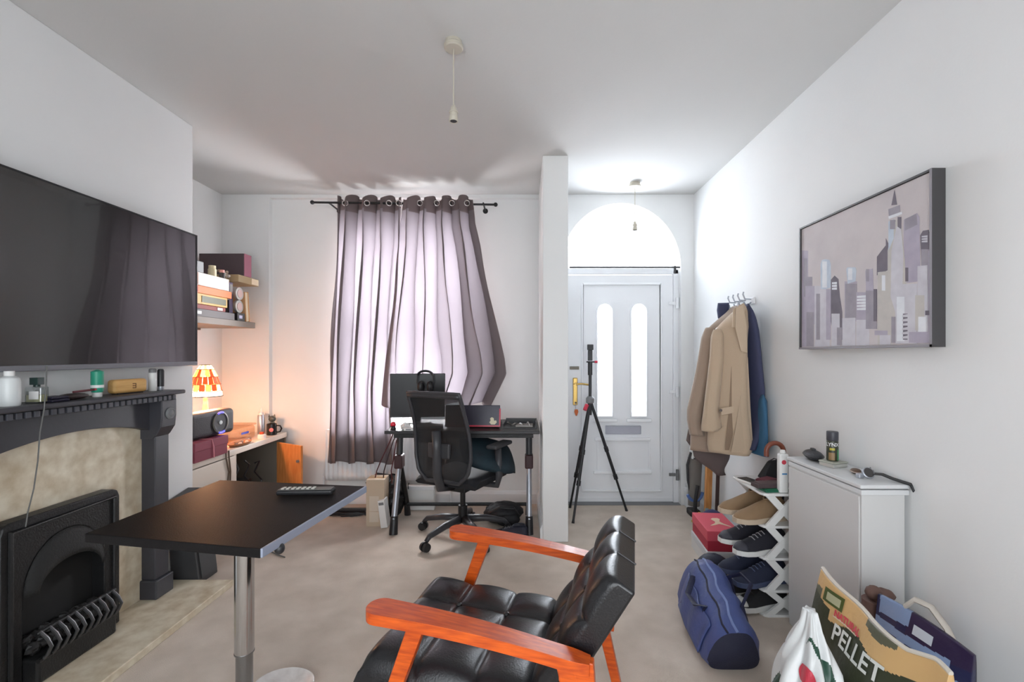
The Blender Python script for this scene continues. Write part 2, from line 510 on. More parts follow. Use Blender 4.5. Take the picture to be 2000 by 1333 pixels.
# fanlight
fl = sthing('window_3', 'bright half-round fanlight above the front door', 'window', (AC, 4.06, AZ))
n = 32
outer = [(AC + ARX * math.cos(PI * i / n), AZ + ARZ * math.sin(PI * i / n)) for i in range(n + 1)]
inner = [(AC + (ARX - .02) * math.cos(PI * i / n), AZ + .02 + (ARZ - .04) * math.sin(PI * i / n)) for i in range(n + 1)]
ring = MB(); vs = []
for y in (4.04, 4.09):
    vs += [(a, y, z) for a, z in outer] + [(a, y, z) for a, z in inner]
m = n + 1; fs = []
for i in range(n):
    fs += [(i, i + 1, m + i + 1, m + i), (2 * m + i, 3 * m + i, 3 * m + i + 1, 2 * m + i + 1), (m + i, m + i + 1, 3 * m + i + 1, 3 * m + i)]
ring.add(vs, fs); ring.box((fx0, 4.0, AZ - .01), (fx1, 4.09, AZ + .02))
ring.build('fanlight_frame', UPVC, fl, smooth=True)
MB().prism(inner, lambda a, b, h: (a, h, b), 4.062, 4.067).build('pane', FROST, fl)
# curtain wire across the opening
cw = thing('curtain_rod', 'thin dark rod stretched above the front door', 'rod', (AC, 3.85, 2.0))
zr = ZZ(522.5, 3.85)
MB().cyl((XX(1112, 3.85), 3.85, zr), (XX(1328, 3.85), 3.85, zr), .0075, n=10).build('rod', DKGREY, cw)
MB().box((XX(1316, 3.85), 3.842, zr - .05), (XX(1320, 3.85), 3.86, zr + .01)).build('bracket', DKGREY, cw)

# ================================================================== CURTAINS
def lerp_tab(tab, y):
    if y <= tab[0][0]: return tab[0][1]
    for (a, va), (b, vb) in zip(tab, tab[1:]):
        if y <= b: return va + (vb - va) * (y - a) / (b - a)
    return tab[-1][1]
CURT = cloth_mat('curtain_cloth', (138, 127, 126), (192, 187, 192), .40)
CURTTOP = cloth_mat('curtain_heading', (132, 119, 118), (160, 148, 150), .26)
YC = 3.735
def curtain(name, label, L, R, top, bot, folds, phase, amp=.035, YC=3.735):
    t = thing(name, label, 'curtain', (XX((L[0][1] + R[0][1]) / 2, YC), YC, ZZ(bot, YC)), group='window curtains')
    NU, NV = 110, 70
    def pt(u, v):
        py = top + (bot - top) * v
        l, r = lerp_tab(L, py), lerp_tab(R, py)
        uu = u + .012 * math.sin(9 * v + 20 * u)
        k = .55 + .45 * v if v > .12 else 1.0
        w = math.sin(2 * PI * folds * uu + phase); w = w + .22 * w ** 3 - .1
        dy = amp * (w + .25 * math.sin(4 * PI * folds * uu + 1.3 + 2 * v) * v)
        py2 = py + (-7 * math.cos(2 * PI * folds * u + phase - .8) * max(0, 1 - v * 12)) + (5 * math.sin(2 * PI * folds * 1 * u) * (v ** 8))
        px = l + (r - l) * u + 5.0 * math.sin(4 * PI * folds * uu + 2 * phase) * min(1, .45 + 2 * v)
        p = P(px, py2, YC)
        p.y += dy
        return p
    g = MB()
    g.grid(NU, NV, pt)
    hv = int(NV * .11)
    o = g.build('cloth', [CURT, CURTTOP], t, smooth='all', solid=.0022)
    for pl in o.data.polygons:
        z = pl.center.z + t.location.z
        if z > ZZ(top + 26, YC): pl.material_index = 1
    return t, pt
cl, ptl = curtain('curtain', 'long mauve grey curtain on the left, hanging near the floor', [(385, 656), (600, 646), (905, 634)], [(385, 788), (480, 788), (640, 777), (760, 770), (830, 772), (905, 774)], 387, 905, 3.8, .4, .05)
cr, ptr = curtain('curtain', 'shorter mauve grey curtain on the right, swept outward behind the desk', [(385, 788), (480, 780), (640, 762), (790, 748)], [(385, 922), (440, 926), (480, 936), (560, 952), (640, 968), (700, 981), (730, 985), (790, 957)], 387, 792, 4.2, 2.2, .05, 3.665)
# rod and rings
rd = thing('curtain_rod', 'black curtain pole with ball ends above the window', 'rod', (XX(790, 3.70), 3.70, ZZ(398, 3.70)))
a, b = P(610, 395.5, 3.70), P(968, 400, 3.70)
MB().cyl(a, b, .0085, n=12).build('pole', BLACKM, rd, smooth=True)
for p in (a, b):
    MB().ell(p, (.017, .017, .017)).build('finial', BLACKM, rd, smooth='all')
for px in (643, 944):
    p = P(px, 397, 3.70)
    MB().cyl(p, (p.x, YR, p.z), .007, n=8).cyl((p.x, YR - .008, p.z), (p.x, YR, p.z), .022, n=14).build('bracket', BLACKM, rd)
RING = mat('eyelet_metal', (214, 208, 206), .25, metal=.8)
for t, xs, yc_ in ((cl, (677, 719, 762, 781), 3.71), (cr, (822, 855, 884, 913), 3.665)):
    for px in xs:
        c = P(px, 398, yc_)
        MB().tube([c + Vector((.02 * math.cos(a_ * PI / 9), .006 * math.cos(a_ * PI / 9) - .03, .021 * math.sin(a_ * PI / 9) - .006)) for a_ in range(18)], .0045, 6, closed=True).build('eyelet', RING, t, smooth='all')

# ================================================================== RADIATOR
rt = thing('radiator', 'white panel radiator below the window, behind the curtain hem', 'radiator', (-1.2, 3.85, .2))
x0, x1 = XX(636, 3.82), XX(872, 3.82)
rp = MB()
def corr(u, v):
    x = x0 + (x1 - x0) * u
    return (x, 3.815 - .010 * (0.5 + .5 * math.cos(2 * PI * u * 26)) * (1 if .04 < v < .96 else 0), .22 + .42 * v)
rp.grid(156, 8, corr)
rp.build('panel', GLOSSW, rt, smooth=True, solid=.003)
MB().box((x0, 3.82, .22), (x1, 3.86, .64)).build('body', GLOSSW, rt, bevel=.004)
for x in (x0 - .03, x1 + .03):
    MB().tube([(x, 3.85, 0), (x, 3.85, .25), (x + (.04 if x < x0 else -.04), 3.85, .26)], .008, 8).build('pipe', GLOSSW, rt, smooth=True)
for x in (x0 + .2, x1 - .2):
    MB().box((x, 3.86, .3), (x + .04, YR, .55)).build('wall_bracket', GLOSSW, rt)
# ================================================================== FIREPLACE
fp = thing('fireplace', 'black painted fire surround with cream marble back panel and hearth', 'fireplace', (XC, 1.94, 0))
FY = 1.94
MB().box((XC, 1.36, 0), (-1.585, 2.52, .035)).build('hearth', MARBLE, fp, bevel=.004)
MB().box((XC, 1.50, .035), (XC + .022, 2.38, 1.0)).build('back_panel', MARBLE, fp, bevel=.002)
for s in (-1, 1):
    y0, y1 = FY + s * .376, FY + s * .466
    leg = MB().box((XC, y0, .13), (-1.85, y1, .90)).build('leg', BLACKW, fp, bevel=.004)
    MB().box((XC, y0 - s * .012, .035), (-1.835, y1 + s * .014, .13)).build('plinth', BLACKW, leg, bevel=.006)
    cb = MB()
    prof = [(XC, .84), (-1.86, .84), (-1.84, .86), (-1.815, .90), (-1.81, .95), (-1.81, 1.035), (XC, 1.035)]
    cb.prism(prof, lambda a, b, h: (a, h, b), y0 - s * .008, y1 + s * .0)
    cbo = cb.build('corbel', BLACKW, leg, bevel=.004)
    yc = (y0 + y1) / 2
    ro = MB().lathe([(.030, 0), (.030, .004), (.024, .010), (.018, .007), (.012, .012), (.0, .014)], n=20, M=Matrix.Translation((-1.81, yc, .965)) @ Matrix.Rotation(PI / 2, 4, 'Y'))
    ro.build('rosette', mat('rosette_grey', (128, 130, 132), .45, metal=.3), leg, smooth=True)
# arched frieze
poly = [(1.47, 1.03), (2.40, 1.03), (2.40, .88), (2.316, .88)]
for i in range(0, 21):
    t = i / 20; y = 2.316 - t * .752
    poly.append((y, .885 + .058 * math.sin(PI * t) ** .8 if 0 < t < 1 else .885))
poly += [(1.564, .88), (1.47, .88)]
MB().prism(poly, lambda a, b, h: (h, a, b), XC + .02, -1.872).build('frieze', BLACKW, fp, bevel=.002)
MB().box((XC, 1.455, 1.062), (-1.775, 2.425, 1.082)).build('mantel_shelf', BLACKW, fp, bevel=.006)
MB().box((XC, 1.475, 1.030), (-1.82, 2.405, 1.062)).build('bed_mould', BLACKW, fp, bevel=.003)
DENT = mat('dentil_grey', (72, 73, 80), .5)
base = None
for i in range(30):
    y = 1.485 + i * .0305
    if base is None:
        base = MB().box((-1.82, y, 1.034), (-1.80, y + .020, 1.058)).build('dentil', DENT, fp, bevel=.002)
        base['y0'] = y
    else:
        c = base.copy(); COL.objects.link(c); c.parent = fp; c.location = (0, y - 1.485, 0)
del base['y0']
# cast-iron insert
ins = thing('gas_fire', 'black cast metal fire front with coal grate in the fireplace', 'fire', (-1.90, 1.875, .035))
gy0, gy1, gz0_, gz1_ = 1.635, 2.117, .036, .655
oy0, oy1, ozs = gy0 + .075, gy1 - .075, .36
pl = [(gy0, gz0_), (oy0, gz0_), (oy0, ozs)]
cyy = (oy0 + oy1) / 2; ry = (oy1 - oy0) / 2
for i in range(1, 16):
    a = PI - PI * i / 16
    pl.append((cyy + ry * math.cos(a), ozs + .2 * math.sin(a)))
pl += [(oy1, ozs), (oy1, gz0_), (gy1, gz0_), (gy1, gz1_ - .03), (gy1 - .009, gz1_ - .009), (gy1 - .03, gz1_), (gy0 + .03, gz1_), (gy0 + .009, gz1_ - .009), (gy0, gz1_ - .03)]
MB().prism(pl, lambda a, b, h: (h, a, b), XC + .024, -1.855).build('frame', BLACKM, ins, bevel=.006, smooth=True)
bd = MB()
bd.tube([(-1.852, gy0 + .03, gz0_ + .03), (-1.852, gy0 + .03, gz1_ - .035), (-1.852, gy1 - .03, gz1_ - .035), (-1.852, gy1 - .03, gz0_ + .03)], .009, 8)
bd.build('frame_bead', BLACKM, ins, smooth=True)
hood = MB()
def hd_(u, v):
    a = PI - PI * u
    r = 1 - .22 * v
    return (-1.856 + .022 * math.sin(PI * v * .5) , cyy + ry * math.cos(a) * r, ozs + .2 * math.sin(a) * (1 - .55 * v) )
hood.grid(20, 5, hd_)
hood.build('hood', mat('hood_black', (20, 20, 20), .7, bump=(130, .3)), ins, smooth=True, solid=.004)
fc = MB().box((XC + .024, oy0 - .01, gz0_), (XC + .03, oy1 + .01, .57)).build('fire_back', mat('soot_black', (14, 14, 14), .8), ins)
tray = MB().box((XC + .03, oy0, gz0_), (-1.80, oy1, .13)).build('ash_tray', BLACKM, ins, bevel=.01)
COAL = mat('coal', (34, 33, 33), .55, bump=(60, .6))
for k in range(16):
    y = oy0 + .03 + (k % 8) * (oy1 - oy0 - .06) / 7
    xx = -1.885 + (k // 8) * .035
    MB().ell((xx, y, .155 + .02 * (k // 8 == 0) + rnd.uniform(0, .015)), (.024, .026, .022), 7, 5, jit=.22, seed=k).build('coal', COAL, ins)
fret = MB()
fret.tube([(-1.81, oy0 + (oy1 - oy0) * i / 12, .225 + .0 * i) for i in range(13)], .008, 8)
fret.tube([(-1.80, oy0 + (oy1 - oy0) * i / 12, .125) for i in range(13)], .008, 8)
fret.build('fret_rail', BLACKM, ins, smooth=True)
for i in range(10):
    y = oy0 + .015 + i * (oy1 - oy0 - .03) / 9
    MB().tube([(-1.81, y, .228), (-1.785, y + .004, .20), (-1.772, y + .006, .17), (-1.785, y + .004, .14), (-1.80, y, .122)], .0062, 8).build('fret_bar', mat('worn_iron', (88, 88, 90), .35, metal=.7), ins, smooth=True)

# ================================================================== TELEVISION
tv = thing('television', 'large flat black television hung on the chimney breast', 'television', (-1.86, 1.97, 1.2))
tx, ty0, ty1, tz0, tz1 = -1.86, 1.312, 2.628, 1.203, 1.945
MB().box((tx - .045, ty0 + .012, tz0 + .02), (tx - .006, ty1 - .012, tz1 - .012)).build('casing', BLACKP, tv, bevel=.006)
SCREEN = mat('television_screen', (20, 21, 23), .16, spec=.9, coat=.6)
MB().box((tx - .006, ty0 + .006, tz0 + .022), (tx - .001, ty1 - .006, tz1 - .006)).build('screen', SCREEN, tv)
bz = MB()
bz.box((tx - .012, ty0, tz1 - .006), (tx + .002, ty1, tz1)).box((tx - .012, ty0, tz0), (tx + .002, ty0 + .006, tz1)).box((tx - .012, ty1 - .006, tz0), (tx + .002, ty1, tz1))
bz.build('bezel', BLACKP, tv)
MB().box((tx - .014, ty0, tz0), (tx + .004, ty1, tz0 + .022)).build('lower_trim', mat('grey_trim', (122, 122, 128), .4, metal=.3), tv, bevel=.003)
MB().box((XC, 1.75, 1.35), (tx - .045, 2.2, 1.8)).build('wall_bracket', BLACKM, tv)
ca = thing('television_cable', 'thin grey cable dangling from the television past the mantel', 'cable', (-1.77, 1.66, 1.2))
pts = [P(91, 716, 1.728), P(90, 760, 1.715), P(86, 800, 1.705), P(78, 845, 1.70), P(74, 900, 1.70), P(66, 955, 1.695), P(54, 1003, 1.69), P(50, 1030, 1.68)]
MB().tube(pts, .0022, 6).build('cord', mat('cable_grey', (96, 96, 94), .6), ca, smooth=True)

# ---- things on the mantel shelf
ZM = 1.082
def onmantel(px, X): return Vector((X, F * X / (px - VX), ZM))
MIST = glass_mat('clear_glass', (236, 240, 240), .16)
c = onmantel(18, -1.84)
t = thing('spray_bottle', 'white plastic bottle at the near end of the mantel', 'bottle', c)
MB().lathe([(.028, 0), (.030, .005), (.030, .085), (.026, .1), (.012, .108), (.012, .112)], c).build('body', mat('frosted_white', (212, 216, 216), .3), t, smooth=True)
MB().lathe([(.014, .108), (.014, .125), (.0, .126)], c).build('cap', WPLAST, t, smooth=True)
c = onmantel(72, -1.84)
t = thing('perfume_bottle', 'square clear perfume bottle with dark green cap on mantel', 'bottle', c, .15)
MB().box((-.028, -.018, 0), (.028, .018, .062)).build('glass', MIST, t, world=False, bevel=.004)
MB().box((-.024, -.014, .006), (.024, .014, .032)).build('perfume', mat('pale_scent', (196, 190, 150), .2), t, world=False)
MB().box((-.02, .018, .02), (.01, .0186, .05)).box((-.0286, -.012, .016), (-.028, .012, .046)).box((-.012, -.0186, .016), (.02, -.018, .046)).build('paper_label', WHITECARD, t, world=False)
MB().cyl((0, 0, .062), (0, 0, .07), .010).box((-.014, -.014, .07), (.014, .014, .097)).build('cap', mat('bottle_green', (24, 50, 46), .35), t, world=False, bevel=.002)
c = onmantel(105, -1.83)
t = thing('wallet', 'folded navy black wallet lying on the mantel', 'wallet', c, PI / 2)
MB().box((-.035, -.03, 0), (.035, .03, .011)).build('lower_fold', mat('navy_leather', (28, 26, 46), .5), t, world=False, bevel=.004)
MB().box((-.035, -.03, .012), (.033, .03, .022)).build('upper_fold', MATS['navy_leather'], t, world=False, bevel=.004)
c = onmantel(142, -1.84)
t = thing('glasses_case', 'dark brown soft case with red pen laid across it on mantel', 'case', c, PI / 2)
MB().ell((0, 0, .013), (.065, .03, .013), 20, 8).build('body', mat('dark_brown_leather', (46, 34, 32), .5), t, world=False, smooth='all')
MB().tube([(-.06, 0, .0145), (0, -.027, .0145), (.06, 0, .0145)], .0018, 6).build('zip', BLACKP, t, world=False)
c2 = onmantel(168, -1.84); c2.z += .0295
t = thing('pen', 'dark red pen resting on the brown case on mantel', 'pen', c2, PI / 2)
MB().cyl((-.055, 0, .001), (.035, 0, .004), .0045, n=10).build('barrel', mat('dark_red', (96, 36, 44), .4), t, world=False)
MB().cyl((.035, 0, .004), (.055, 0, .005), .005, .004, n=10).build('cap', RED, t, world=False)
c = onmantel(190, -1.85)
t = thing('shaving_tube', 'tall green and white tube standing on the mantel', 'tube', c)
MB().lathe([(.016, 0), (.017, .003), (.017, .018), (.015, .02)], c).build('cap', WPLAST, t, smooth=True)
MB().lathe([(.019, .02), (.022, .03), (.022, .11), (.004, .118)], c, sy=1).build('body', mat('tube_green', (44, 150, 122), .4), t, smooth=True)
MB().lathe([(.0224, .04), (.0224, .052)], c).build('band', WPLAST, t, smooth=True)
c = onmantel(251, -1.865)
t = thing('wooden_clock', 'pale wooden digital clock block with rounded corners on mantel', 'clock', c, PI / 2 - .12)
MB().box((-.082, -.018, .004), (.082, .026, .068)).build('case', mat('bamboo', (222, 178, 112), .45, grain=(4, (206, 158, 92), (1.5, 14, 14))), t, world=False, bevel=.014, seg=4)
MB().box((-.06, -.014, 0), (.06, .022, .005)).build('foot', BLACKP, t, world=False)
dg = MB()
for z in (.024, .034, .044): dg.box((.004, -.0192, z), (.020, -.018, z + .004))
dg.box((.018, -.0192, .024), (.021, -.018, .048))
dg.build('display_marks', mat('clock_ink', (110, 74, 40), .6), t, world=False)
c = onmantel(298, -1.87)
t = thing('deodorant_can', 'slim white and grey can beside the wooden clock on mantel', 'can', c)
MB().lathe([(.017, 0), (.018, .003), (.018, .085), (.015, .092)], c).build('body', WPLAST, t, smooth=True)
MB().lathe([(.0155, .092), (.0155, .108), (.012, .112)], c).build('cap', MIDGREY, t, smooth=True)
c = onmantel(314, -1.86)
t = thing('roll_on_bottle', 'slim black bottle with silver foot at far end of mantel', 'bottle', c)
MB().lathe([(.013, 0), (.014, .003), (.014, .02)], c).build('foot', SILVER, t, smooth=True)
MB().lathe([(.0145, .02), (.0145, .1), (.011, .108), (.0, .11)], c).build('body', BLACKP, t, smooth=True)

# dark speaker box beside the surround
t = thing('floor_speaker', 'dark grey box speaker standing beside the fire surround', 'speaker', (-1.86, 2.57, 0))
MB().hexa([(-1.935, 2.53, 0), (-1.775, 2.53, 0), (-1.775, 2.68, 0), (-1.935, 2.68, 0), (-1.935, 2.50, .47), (-1.815, 2.50, .47), (-1.815, 2.66, .50), (-1.935, 2.66, .50)]).build('cabinet', mat('dark_grey_board', (58, 58, 60), .4, bump=(40, .05)), t, bevel=.006)
MB().hexa([(-1.774, 2.545, .03), (-1.770, 2.545, .03), (-1.770, 2.665, .03), (-1.774, 2.665, .03), (-1.8105, 2.515, .45), (-1.8065, 2.515, .45), (-1.8065, 2.645, .46), (-1.8105, 2.645, .46)]).build('grille', mat('grille_cloth', (72, 72, 74), .7, bump=(300, .3)), t)

# ================================================================== PEDESTAL TABLE
ct = thing('pedestal_table', 'square black topped table on a chrome pedestal', 'table', (-.958, 1.563, 0))
HT = .75
cn = [(-.699, 1.2236), (-.620, 1.807), (-1.247, 1.895), (-1.265, 1.328)]   # near, right, far, left
top = MB()
top.add([(x, y, HT - .026) for x, y in cn] + [(x, y, HT) for x, y in cn], [(0, 3, 2, 1), (4, 5, 6, 7), (0, 1, 5, 4), (1, 2, 6, 5), (2, 3, 7, 6), (3, 0, 4, 7)])
top.build('tabletop', mat('table_leatherette', (30, 28, 28), .5, bump=(240, .10), spec=.06), ct, bevel=.003)
e = MB()
for i in (0,):
    a = Vector((*cn[0], 0)); b = Vector((*cn[1], 0)); d = (b - a).normalized(); nn = Vector((d.y, -d.x, 0))
    e.hexa([a + nn * .000 + Vector((0, 0, HT - .024)), a + nn * .007 + Vector((0, 0, HT - .024)), b + nn * .007 + Vector((0, 0, HT - .024)), b + Vector((0, 0, HT - .024)),
            a + Vector((0, 0, HT + .001)), a + nn * .007 + Vector((0, 0, HT + .001)), b + nn * .007 + Vector((0, 0, HT + .001)), b + Vector((0, 0, HT + .001))])
e.build('edge_strip', mat('pale_edge', (150, 158, 176), .35, metal=.2), ct, bevel=.002)
C0 = Vector((-.958, 1.563, 0))
C0 = Vector((-.946, 1.563, 0))
MB().cyl(C0 + Vector((0, 0, .26)), C0 + Vector((0, 0, .715)), .030, n=28).build('upper_tube', CHROME, ct, smooth=True)
MB().cyl(C0 + Vector((0, 0, .03)), C0 + Vector((0, 0, .26)), .026, n=28).cyl(C0 + Vector((0, 0, .256)), C0 + Vector((0, 0, .26)), .031, n=28).build('lower_tube', mat('satin_steel', (150, 152, 154), .25, metal=1.0), ct, smooth=True)
MB().lathe([(.185, 0), (.185, .006), (.16, .012), (.10, .022), (.045, .038), (.03, .06)], C0, 40).build('base_disc', CHROME, ct, smooth=True)
MB().box(C0 + Vector((-.11, -.11, .715)), C0 + Vector((.11, .11, .724))).build('mount_plate', BLACKM, ct)
lv = P(546, 1072, 1.30)
MB().tube([C0 + Vector((0.02, -.02, .712)), lv + Vector((-.04, .04, .0)), lv + Vector((0, 0, -.004))], .006, 8).ell(lv, (.014, .014, .016)).build('lever', BLACKP, ct, smooth=True)
# remote
rc = P(598, 956, 1.70); rc.z = HT
t = thing('remote_control', 'black remote control with pale buttons lying on the table', 'remote', rc, .05)
MB().box((-.10, -.024, .003), (.10, .024, .021)).build('body', BLACKP, t, world=False, bevel=.007, seg=3)
MB().box((-.095, -.020, .021), (.095, .020, .0225)).build('face', mat('remote_face', (92, 92, 90), .4), t, world=False)
for i in range(7):
    for j in range(2):
        MB().box((-.085 + i * .018, -.014 + j * .016, .0225), (-.075 + i * .018, -.004 + j * .016, .026)).build('button', mat('button_white', (206, 204, 196), .5), t, world=False, bevel=.001)
# plate on the floor behind the pole
pc = Vector((-.885, 1.695, .026))
t = thing('plate', 'white round plate with grey smears resting on the chrome table base', 'plate', pc, rot=(math.radians(-5), math.radians(4), 0))
MB().lathe([(.05, 0), (.055, .004), (.098, .022), (.105, .026), (.101, .028), (.08, .018), (.055, .012), (0, .012)], (0, 0, 0), 36).build('dish', mat('plate_glaze', (236, 233, 230), .3, var=(16, (176, 168, 162), .1)), t, smooth=True, world=False)
# ================================================================== ARMCHAIR (local: +x front, +y towards camera)
AO = Vector((-.037, 1.472, 0)); AA = math.atan2(.236, -.972)
ac = thing('armchair', 'black tufted leather armchair with orange wooden arms', 'armchair', AO, AA)
def tuft(u, v, nu, nv, h):
    a = abs(math.sin(PI * u * nu)); b = abs(math.sin(PI * v * nv))
    return h * ((a * b) ** .45)
# seat cushion
st = MB()
sx0, sx1, sw = -.13, .385, .258
def seat_top(u, v):
    x = sx0 + (sx1 - sx0) * u; y = -sw + 2 * sw * v
    e = min(u, 1 - u) * (sx1 - sx0); e2 = min(v, 1 - v) * 2 * sw
    rd = -.03 * (max(0, 1 - e / .045) ** 2 + max(0, 1 - e2 / .045) ** 2)
    z = .372 + .03 * u + tuft(u, v, 3, 3, .022) + max(rd, -.04)
    return (x, y, z)
st.grid(60, 60, seat_top)
def ringpts(k):
    pts = []
    n = 60
    for i in range(n): pts.append(seat_top(i / n, 0))
    for i in range(n): pts.append(seat_top(1, i / n))
    for i in range(n): pts.append(seat_top(1 - i / n, 1))
    for i in range(n): pts.append(seat_top(0, 1 - i / n))
    out = []
    for p in pts:
        x, y, z = p
        if k == 0: out.append(p)
        elif k == 1: out.append((x + (.012 if x > sx1 - .01 else 0), y * 1.02, z - .03))
        elif k == 2: out.append((x + (.010 if x > sx1 - .01 else 0), y * 1.02, .295))
        else: out.append((x * .98, y * .97, .275))
    return out
R = [ringpts(k) for k in range(4)]; n = len(R[0])
vs = [p for r in R for p in r]
fs = [(k * n + i, k * n + (i + 1) % n, (k + 1) * n + (i + 1) % n, (k + 1) * n + i) for k in range(3) for i in range(n)] + [tuple(range(3 * n, 4 * n))]
st.add(vs, fs)
seat = st.build('seat', LEATHER, ac, smooth='all', world=False)
for i in (1, 2):
    for j in (1, 2):
        p = seat_top(i / 3, j / 3)
        MB().ell((p[0], p[1], p[2] + .003), (.011, .011, .006), 10, 6).build('button', LEATHER, seat, smooth='all', world=False)
# backrest cushion
dirb = Vector((-.123, 0, .209)).normalized(); nrm = Vector((dirb.z, 0, -dirb.x))
b0 = Vector((-.10, 0, .355)); BL = (.715 - .355) / dirb.z; bw = .245; BT = .085
def bpt(u, v, w):
    """u up the back 0..1, v across 0..1, w: 0 front surface 1 rear surface"""
    p = b0 + dirb * (BL * u) + Vector((0, -bw + 2 * bw * v, 0))
    e2 = min(v, 1 - v) * 2 * bw
    rr = -.012 * max(0, 1 - e2 / .03) ** 2 - .012 * max(0, 1 - (1 - u) * BL / .03) ** 2
    return p + nrm * ((tuft(u, v, 3, 3, .024) + rr - .012) if w == 0 else -BT)
bk = MB()
bk.grid(48, 48, lambda a, b: bpt(b, a, 0))
bk.grid(48, 48, lambda a, b: bpt(b, a, 1))
def side(fn):
    g = MB()
    return g
for fn in (lambda a, b: None,):
    pass
def edge(f0):
    def g(a, b):
        p0 = f0(a, 0); p1 = f0(a, 1); q = p0.lerp(p1, b)
        return q
    return g
bk.grid(48, 6, edge(lambda a, w: bpt(1, a, w)))
bk.grid(48, 6, edge(lambda a, w: bpt(0, a, w)))
bk.grid(48, 6, edge(lambda a, w: bpt(a, 0, w)))
bk.grid(48, 6, edge(lambda a, w: bpt(a, 1, w)))
bo = bk.build('backrest', LEATHER, ac, smooth=True, world=False, bevel=.014, seg=3)
for i in (1, 2):
    for j in (1, 2):
        p = bpt(i / 3, j / 3, 0)
        MB().ell(p + nrm * .004, (.011, .011, .009), 10, 6).build('button', LEATHER, bo, smooth='all', world=False)
for v in (1 / 3, 2 / 3):
    MB().tube([bpt(1, v, 0).lerp(bpt(1, v, 1), k / 6) + dirb * .001 for k in range(7)], .0025, 6).build('seam', BLACKP, bo, smooth=True, world=False)
# arms: rounded paddles that taper to the rear
def arm_z(x): return .58 - .06 * (.33 - x) / .606 + .012 * math.sin(PI * max(0, min(1, (.33 - x) / .606)))
for s in (1, -1):
    yc = s * .289
    out = []
    xs = [.33 - .04 * (1 - math.cos(PI / 2 * i / 10)) for i in range(10)] + [.29 - .566 * i / 24 for i in range(25)]
    def hw(x):
        d = .33 - x
        w = .043 - .016 * min(1, d / .5)
        if d < .04: w *= math.sqrt(max(0, 1 - ((.04 - d) / .04) ** 2)) * .96 + .04
        if d > .57: w *= max(.5, 1 - (d - .57) * 8)
        return w
    up = [(x, yc + hw(x)) for x in xs]; dn = [(x, yc - hw(x)) for x in reversed(xs)]
    ring = up + dn; n = len(ring)
    vs = [(x, y, arm_z(x)) for x, y in ring] + [(x, y, arm_z(x) - .030) for x, y in ring]
    m = MB()
    k = len(xs)
    fs = []
    for i in range(k - 1):
        fs.append((i, i + 1, n - 2 - i, n - 1 - i)); fs.append((n + i, n + n - 1 - i, n + n - 2 - i, n + i + 1))
    fs += [(i, n + i, n + (i + 1) % n, (i + 1) % n) for i in range(n)]
    m.add(vs, fs)
    m.build('arm', ORANGEW, ac, world=False, bevel=.005, smooth=True)
    yl = s * .285
    # front leg splayed forward, rear leg splayed back
    def bar(x0, z0, x1, z1, w0, w1, t):
        d = Vector((x1 - x0, 0, z1 - z0)).normalized(); p = Vector((d.z, 0, -d.x))
        q = []
        for (x, z, w) in ((x1, z1, w1), (x0, z0, w0)):
            c = Vector((x, yl, z))
            q.append([c - p * w / 2 + Vector((0, -t / 2, 0)), c + p * w / 2 + Vector((0, -t / 2, 0)), c + p * w / 2 + Vector((0, t / 2, 0)), c - p * w / 2 + Vector((0, t / 2, 0))])
        return MB().hexa(q[0] + q[1])
    b = bar(.182, .548, .385, 0.0, .046, .032, .03); b.build('leg', ORANGEW, ac, world=False, bevel=.004)
    b = bar(-.215, .505, -.335, 0.0, .046, .030, .03); b.build('leg', ORANGEW, ac, world=False, bevel=.004)
    b = bar(.262, .315, -.31, .285, .045, .045, .024); b.build('side_rail', ORANGEW, ac, world=False, bevel=.003)
    # back support that joins arm and backrest
    b = MB().hexa([(-.20, yl - .014, .46), (-.29, yl - .014, .44), (-.29, yl + .014, .44), (-.20, yl + .014, .46), (-.20, yl - .014, .525), (-.285, yl - .014, .517), (-.285, yl + .014, .517), (-.20, yl + .014, .525)])
    b.build('arm_bracket', ORANGEW, ac, world=False, bevel=.003)
MB().box((-.02, -.285, .255), (.02, .285, .285)).build('cross_rail', ORANGEW, ac, world=False)

# ================================================================== DESK
DZ = .745
dk = thing('desk', 'black computer desk with silver splayed legs below the window', 'desk', (-.42, 3.42, 0))
MB().box((-.945, 3.13, DZ - .022), (.112, 3.69, DZ)).build('desktop', mat('desk_carbon', (34, 33, 36), .4, bump=(200, .1)), dk, bevel=.004)
MB().box((-.90, 3.20, DZ - .06), (.07, 3.235, DZ - .022)).box((-.90, 3.58, DZ - .06), (.07, 3.615, DZ - .022)).build('under_frame', BLACKM, dk)
for X in (-.912, .042):
    a = MB().tube([(X, 3.42, DZ - .03), (X, 3.39, .46)], .024, 10, flat=1).build('leg_post', DKGREY, dk, smooth=True)
    MB().tube([(X, 3.40, .50), (X, 3.25, .10)], .020, 12).build('leg', SILVER, dk, smooth=True)
    MB().cyl((X, 3.262, .12), (X, 3.235, .0), .026, .030, n=12).build('foot', BLACKP, dk, smooth=True)
    MB().tube([(X, 3.40, .50), (X, 3.62, .09)], .018, 12).build('leg', BLACKM, dk, smooth=True)
    MB().cyl((X, 3.61, .1), (X, 3.635, .0), .022, .026, n=12).build('foot', BLACKP, dk, smooth=True)
    MB().box((X - .03, 3.35, .43), (X + .03, 3.44, .53)).build('leg_joint', mat('joint_maroon', (58, 30, 34), .45), dk, bevel=.01)
MB().tube([(-.905, 3.60, .095), (.036, 3.60, .095)], .014, 8).build('cross_bar', BLACKM, dk, smooth=True)

